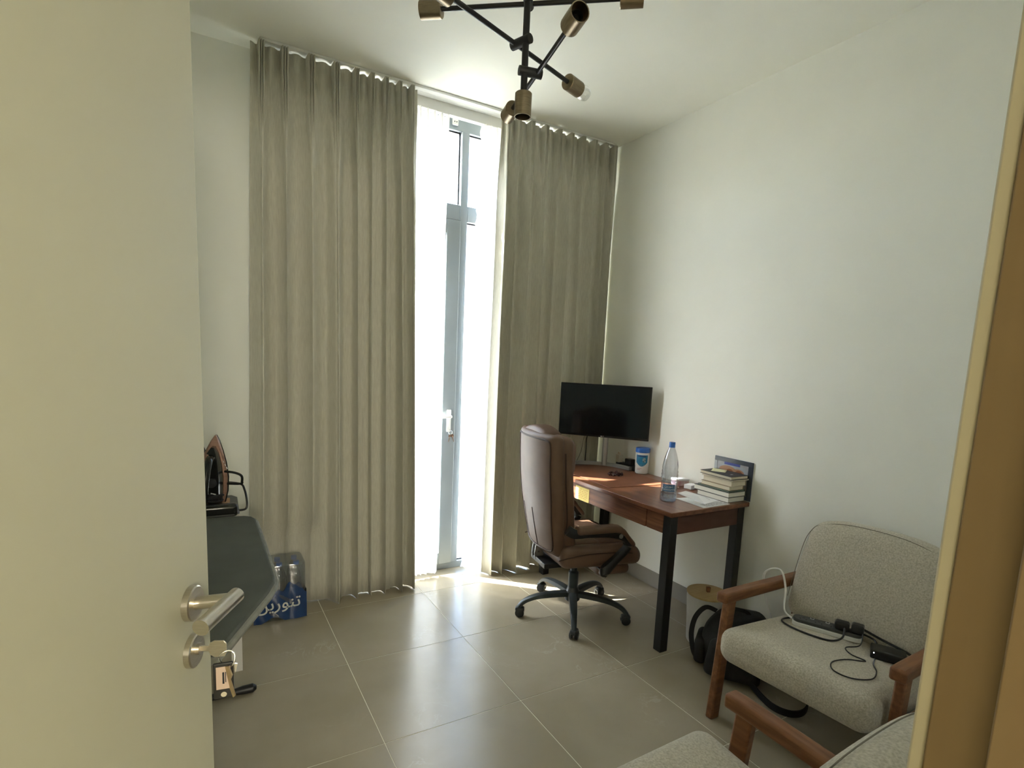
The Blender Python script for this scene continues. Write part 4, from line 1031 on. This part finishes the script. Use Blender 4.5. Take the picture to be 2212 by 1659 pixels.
cord('laptop_cable', [(2.234, 0.886, zc + 0.018), (2.27, 0.850, zc + 0.03), (2.30, 0.80, zc + 0.06), (2.30, 0.745, zc + 0.055)], 0.0030, m_blackpl,
     'black cable leaving the charger toward the right armrest')
cord('white_cable', [(2.146, 1.284, ZS + 0.016), (2.152, 1.325, ZS + 0.035), (2.195, 1.355, 0.520), (2.215, 1.385, 0.575), (2.222, 1.415, 0.592), (2.205, 1.452, 0.578), (2.20, 1.468, 0.535), (2.25, 1.470, 0.40), (2.34, 1.468, 0.25), (2.45, 1.470, 0.11), (2.54, 1.475, 0.04), (2.580, 1.48, 0.12)], 0.0042, m_white,
     'white cable running from the power strip over the wooden armrest', 8)

# ------------------------------------------------------------------ backpack
BP = thing('backpack', 'black nylon backpack slumped on the floor beside the armchair', 'backpack', (2.245, 1.605, 0), math.radians(-58))
BP.scale = (1.0, 1.0, 0.90)
# local: +x across, -y the side seen from the room
def bpf(v):
    x, y, z = v; t = (z + 0.165) / 0.33
    wsc = 1.0 - 0.22 * smooth01((t - 0.55) / 0.45) + 0.06 * math.sin(PI * t)
    dsc = 1.0 - 0.38 * smooth01((t - 0.45) / 0.55)
    n_ = 0.007 * math.sin(23 * x + 17 * z) + 0.005 * math.sin(41 * z + 13 * y)
    return (x * wsc + 0.01 * math.sin(7 * z), y * dsc + 0.02 * t + n_, z + 0.012 * math.sin(9 * x) * t)
MB().rbox((0.150, 0.105, 0.165), 0.075, 12, bpf, c=(0, 0, 0.168)).build('bag_body', m_pack, BP, smooth=80)
MB().rbox((0.118, 0.035, 0.095), 0.033, 10, lambda v: (v.x * (1 - 0.1 * v.z / 0.095), v.y - 0.118 + 0.012 * v.z / 0.095 + 0.004 * math.sin(30 * v.x), v.z + 0.112)).build('front_pocket', m_pack, BP, smooth=80)
MB().rbox((0.030, 0.075, 0.075), 0.028, 6, lambda v: (v.x - 0.155, v.y - 0.01, v.z + 0.098 + 0.006 * math.sin(40 * v.y))).build('side_pocket', m_pack, BP, smooth=80)
zp = MB().tube([(-0.100, -0.140, 0.060), (-0.085, -0.150, 0.100), (-0.066, -0.150, 0.150), (-0.055, -0.140, 0.190)], 1.0, prof=[(-0.0035, -0.0015), (0.0035, -0.0015), (0.0035, 0.0015), (-0.0035, 0.0015)], up=(0, -1, 0), smooth=4).build('zip', m_gold, BP)
MB().box((-0.070, -0.157, 0.140), (0.008, 0.004, 0.026), ry=0.3).build('zip_pull', m_gold, zp, bevel=0.001)
FLAT = lambda w_, h_: [(-w_ / 2, -h_ / 2), (w_ / 2, -h_ / 2), (w_ / 2, h_ / 2), (-w_ / 2, h_ / 2)]
MB().tube([(-0.105, 0.02, 0.30), (-0.155, 0.0, 0.315), (-0.195, -0.03, 0.26), (-0.205, -0.05, 0.17), (-0.185, -0.07, 0.085), (-0.165, -0.07, 0.05)], 1.0, prof=FLAT(0.024, 0.004), up=(0, -1, 0), smooth=6).build('shoulder_strap', m_strap, BP)
MB().tube([(-0.05, -0.005, 0.327), (-0.03, -0.02, 0.352), (0.03, -0.02, 0.352), (0.05, -0.005, 0.325)], 1.0, prof=FLAT(0.020, 0.004), up=(0, -1, 0), smooth=5).build('grab_handle', m_strap, BP)
MB().tube([(0.02, -0.10, 0.255), (0.05, -0.135, 0.265), (0.10, -0.14, 0.25), (0.12, -0.11, 0.225)], 1.0, prof=FLAT(0.030, 0.007), up=(0, 0, 1), smooth=5).build('side_strap', m_strap, BP)
MB().rbox((0.014, 0.004, 0.011), 0.003, 2, c=(0.07, -0.128, 0.235)).build('buckle', m_greypl, BP)
MB().tube([(0.07, -0.135, 0.05), (0.13, -0.20, 0.026), (0.19, -0.26, 0.0215), (0.26, -0.27, 0.0215), (0.31, -0.22, 0.0235), (0.32, -0.12, 0.03), (0.27, -0.04, 0.06), (0.14, 0.02, 0.10)], 1.0, prof=FLAT(0.006, 0.034), up=(0, 0, 1), smooth=6).build('shoulder_strap', m_strap, BP)
MB().cyl((0.126, 0.01, 0.300), (0.136, 0.0, 0.308), 0.006, n=10).build('ring', m_chrome, BP)

# ------------------------------------------------------------------ ironing board, iron, post
IBZ = 0.800
IB = thing('ironing_board', 'dark grey ironing board with iron rest standing behind the open door', 'ironing board', (-0.02, 1.8, 0))
out = [(0.10, 2.372), (0.140, 2.366), (0.165, 2.345), (0.176, 2.31), (0.178, 2.0), (0.177, 1.68), (0.172, 1.64), (0.150, 1.575), (0.035, 1.325), (0.012, 1.287), (-0.02, 1.272)]
full = out + [(-0.04 - x, y) for x, y in reversed(out[:-1])]
MB().prism(full, IBZ - 0.018, IBZ).build('board_cover', m_board, IB, world=True, bevel=0.007, bseg=3)
n_ = len(full)
MB().tube([(x, y, IBZ - 0.016) for x, y in full], 0.0105, n=8, closed=True).build('cover_edge', m_boardedge, IB, world=True)
MB().tube([(-0.13, 2.33, IBZ - 0.03), (-0.13, 1.55, IBZ - 0.03)], 0.010).build('under_rail', m_black, IB, world=True)
MB().tube([(0.09, 2.33, IBZ - 0.03), (0.09, 1.65, IBZ - 0.03)], 0.010).build('under_rail', m_black, IB, world=True)
MB().tube([(-0.02, 2.412, 0.035), (-0.02, 1.62, IBZ - 0.04)], 0.014, n=12).build('leg', m_black, IB, world=True)
MB().tube([(-0.06, 1.45, 0.035), (-0.06, 2.20, IBZ - 0.04)], 0.014, n=12).build('leg', m_black, IB, world=True)
MB().tube([(-0.22, 2.414, 0.018), (0.09, 2.414, 0.018), (0.12, 2.414, 0.019), (0.160, 2.414, 0.019), (0.174, 2.414, 0.018)], [0.014, 0.014, 0.018, 0.019, 0.009], n=14).build('foot_bar', m_black, IB, world=True)
MB().tube([(-0.22, 1.45, 0.018), (0.12, 1.45, 0.018)], 0.014, n=12).build('foot_bar', m_black, IB, world=True)
# iron rest behind the tail end
def trp(pts_): return [(x, y) for x, y in pts_]
MB().prism([(-0.20, 2.385), (0.105, 2.385), (0.125, 2.41), (0.130, 2.66), (0.11, 2.70), (-0.20, 2.70)], IBZ - 0.004, IBZ + 0.006).build('iron_rest', m_greypl, IB, world=True, bevel=0.003)
MB().prism([(-0.17, 2.42), (0.09, 2.42), (0.10, 2.64), (-0.17, 2.66)], IBZ + 0.006, IBZ + 0.009).build('rest_pad', m_cork, IB, world=True, bevel=0.002)
MB().rbox((0.145, 0.020, 0.028), 0.018, 6, lambda v: (v.x - 0.025, v.y + 2.405, v.z + IBZ + 0.018)).build('rest_lip', m_gloss, IB, world=True, smooth=80)
MB().tube([(0.118, 2.44, IBZ + 0.003), (0.150, 2.45, IBZ + 0.004), (0.156, 2.46, IBZ + 0.03), (0.150, 2.50, IBZ + 0.075), (0.135, 2.56, IBZ + 0.088), (0.06, 2.60, IBZ + 0.092)], 0.0045, n=8, smooth=5).build('wire_guard', m_black, IB, world=True)
# iron standing on its heel
IR = thing('steam_iron', 'black and rose gold steam iron standing upright on the ironing board rest', 'iron', (0.02, 2.52, IBZ + 0.009))
IM = Matrix.Translation((0.018, 2.552, IBZ + 0.018)) @ Matrix.Rotation(math.radians(-12), 4, 'Z') @ Matrix.Rotation(math.radians(6), 4, 'Y')
def iron_ring(z, w_, y0, y1):
    # pointed arch outline built in x (width) and y (depth) at height z
    return [IM @ Vector((w_ * c, y0 + (y1 - y0) * (0.5 - 0.5 * s), z)) for c, s in ((-1, -1), (-0.5, -1), (0.5, -1), (1, -1), (1, 0), (0.8, 1), (0, 1), (-0.8, 1), (-1, 0))]
HS = [(0.0, 0.060), (0.05, 0.066), (0.11, 0.063), (0.17, 0.050), (0.22, 0.033), (0.26, 0.017), (0.285, 0.003)]
MB().loft([iron_ring(z, w_, 0.020, 0.030) for z, w_ in HS]).build('soleplate', m_gloss, IR, world=True)
MB().loft([iron_ring(z, w_ * 0.94, 0.006, 0.020) for z, w_ in HS]).build('copper_skirt', m_copper, IR, world=True)
MB().loft([iron_ring(z, w_, -0.035 - 0.012 * math.sin(PI * i / 5), 0.006) for i, (z, w_) in enumerate([(0.0, 0.050), (0.05, 0.050), (0.11, 0.046), (0.17, 0.034), (0.215, 0.020), (0.24, 0.006)])]).build('body', m_gloss, IR, world=True)
b = MB().tube([(-0.030, -0.03, 0.02), (-0.032, -0.05, 0.08), (-0.026, -0.05, 0.15), (-0.010, -0.04, 0.21)], [0.016, 0.018, 0.014, 0.008], n=10, smooth=4); b.V = [IM @ v for v in b.V]; b.build('copper_panel', m_copper, IR, world=True)
b = MB().tube([(0.0, -0.045, 0.012), (0.0, -0.105, 0.02), (0.0, -0.115, 0.06), (0.0, -0.110, 0.13), (0.0, -0.085, 0.185), (0.0, -0.045, 0.20)], [0.016, 0.017, 0.016, 0.015, 0.015, 0.014], n=12, smooth=5); b.V = [IM @ v for v in b.V]; b.build('handle', m_gloss, IR, world=True)
b = MB().box((0.022, -0.056, 0.045), (0.020, 0.002, 0.018), ry=0.2); b.V = [IM @ v for v in b.V]; b.build('rating_label', m_white, IR, world=True)
b = MB().lathe([(0.0, 0), (0.019, 0.0), (0.019, 0.008), (0.0, 0.009)], 18, (0.012, -0.048, 0.095), Matrix.Rotation(PI / 2, 3, 'X')); b.V = [IM @ v for v in b.V]; b.build('dial', m_blackpl, IR, world=True)
side = MB()
for k in range(4): side.box((0.0535 - 0.0068 * k, 0.012, 0.150 + 0.013 * k), (0.002, 0.008, 0.009), ry=-0.45)
side.V = [IM @ v for v in side.V]; side.build('side_lettering', m_white, IR, world=True)
b = MB().tube([(0.045, 0.01, 0.135), (0.085, 0.012, 0.132), (0.112, 0.014, 0.120), (0.116, 0.014, 0.095), (0.112, 0.014, 0.086), (0.060, 0.012, 0.083)], 0.0052, n=8, smooth=4); b.V = [IM @ v for v in b.V]; b.build('heel_loop', m_gloss, IR, world=True)
cp = [IM @ Vector(p) for p in [(0.0, -0.10, 0.02)]]
pts = []
for k in range(40):
    a = k * 0.62; r = 0.040 + 0.006 * math.sin(k * 1.7)
    pts.append((0.0 + 1.55 * r * math.cos(a), 2.455 + 0.5 * r * math.sin(a), IBZ + 0.052 + 0.010 * math.sin(k * 0.9) + 0.0003 * k))
MB().tube(pts, 0.0045, n=6, smooth=3).build('power_cord', m_strap, IR, world=True)
tag(MB().rbox((0.060, 0.024, 0.138), 0.022, 12, lambda v: (v.x * (1 - 0.35 * (v.z + 0.14) / 0.28) + 0.008 * math.sin(38 * v.z), v.y + 0.008 * math.sin(45 * v.x + 30 * v.z), v.z + 0.008 * math.sin(70 * v.x)), c=(-0.035, 2.672, IBZ + 0.158)).build('cloth_bundle', m_pack, smooth=80),
    'dark crumpled cloth bundle behind the iron at the door edge', 'cloth')
PS = thing('metal_post', 'white flat metal upright with a hole behind the ironing board', 'post', (0.11, 2.61, 0))
MB().bb(0.089, 0.133, 2.606, 2.612, 0, 0.74).build('upright', m_whitemetal, PS, world=True, bevel=0.001)
MB().bb(0.089, 0.093, 2.612, 2.650, 0, 0.74).build('flange', m_whitemetal, PS, world=True, bevel=0.001)
for hz_ in (0.142, 0.34, 0.54): MB().cyl((0.099, 2.6062, hz_), (0.099, 2.6050, hz_), 0.0065, n=14).build('hole', m_gasket, PS, world=True)

# ------------------------------------------------------------------ bottled water pack
PK = thing('water_pack', 'shrink wrapped pack of water bottles with blue printed film on floor', 'water pack', (0.345, 3.10, 0))
px0, px1, py0, py1, pz = 0.215, 0.475, 3.030, 3.195, 0.325
def bottle_shape(x, y):
    return MB().lathe([(0.0, 0.004), (0.036, 0.003), (0.041, 0.012), (0.041, 0.19), (0.038, 0.23), (0.026, 0.27), (0.014, 0.293), (0.014, 0.300)], 20, (x, y, 0))
for i in range(3):
    for j in range(2):
        x, y = px0 + 0.0433 + 0.0867 * i, py0 + 0.041 + 0.0825 * j
        bo = bottle_shape(x, y).build('bottle', m_pet, PK, world=True, smooth=60)
        MB().lathe([(0.0, 0.318), (0.0155, 0.317), (0.0155, 0.298), (0.0, 0.298)], 16, (x, y, 0)).build('bottle_cap', m_blue, bo, world=True)
def film_f(v):
    x, y, z = v
    k = 0.004 * abs(math.sin(PI * (x + 0.13) / 0.0867)) if y < 0 else 0
    return (x, y - k + 0.0012 * math.sin(60 * z + 30 * x), z)
MB().rbox((0.131, 0.085, pz / 2), 0.020, 16, film_f, c=(0.345, 3.1125, pz / 2 + 0.001)).build('wrap', m_wrap, PK, world=True, smooth=60)
fr_ = []
for j in range(13):
    rw = []
    for i in range(41):
        u = i / 40; x = px0 - 0.004 + (px1 - px0 + 0.008) * u
        top = 0.195 + 0.030 * math.sin(9 * u + 1.0) + 0.05 * (0.5 - u) + 0.012 * math.sin(31 * u)
        zb = 0.004 + 0.040 * max(0.0, math.sin(2.2 * PI * u - 0.9)) ** 1.2 * (0.3 + u * 0.9)
        z = zb + (top - zb) * j / 12
        yb = py0 - 0.0045 - 0.004 * abs(math.sin(PI * (x - px0) / 0.0867)) - 0.0015 * math.sin(50 * x + 40 * z)
        rw.append((x, yb, z))
    fr_.append(rw)
MB().grid(fr_).build('printed_film', m_film, PK, world=True)
fs = []
for j in range(9):
    fs.append([(px1 + 0.0045, py0 + 0.005 + 0.15 * i / 10, 0.010 + (0.16 - 0.010) * j / 8) for i in range(11)])
MB().grid(fs).build('printed_film', m_film, PK, world=True)
# lettering on the film
text_part('lettering', AR, 0.090, M('film_white', (0.55, 0.58, 0.58), rough=0.5), PK, frame4((0.335, py0 - 0.013, 0.105), (1, 0, 0.0), (0, 0, 1)), ext=0.0006, world=True, bold=0.0008)
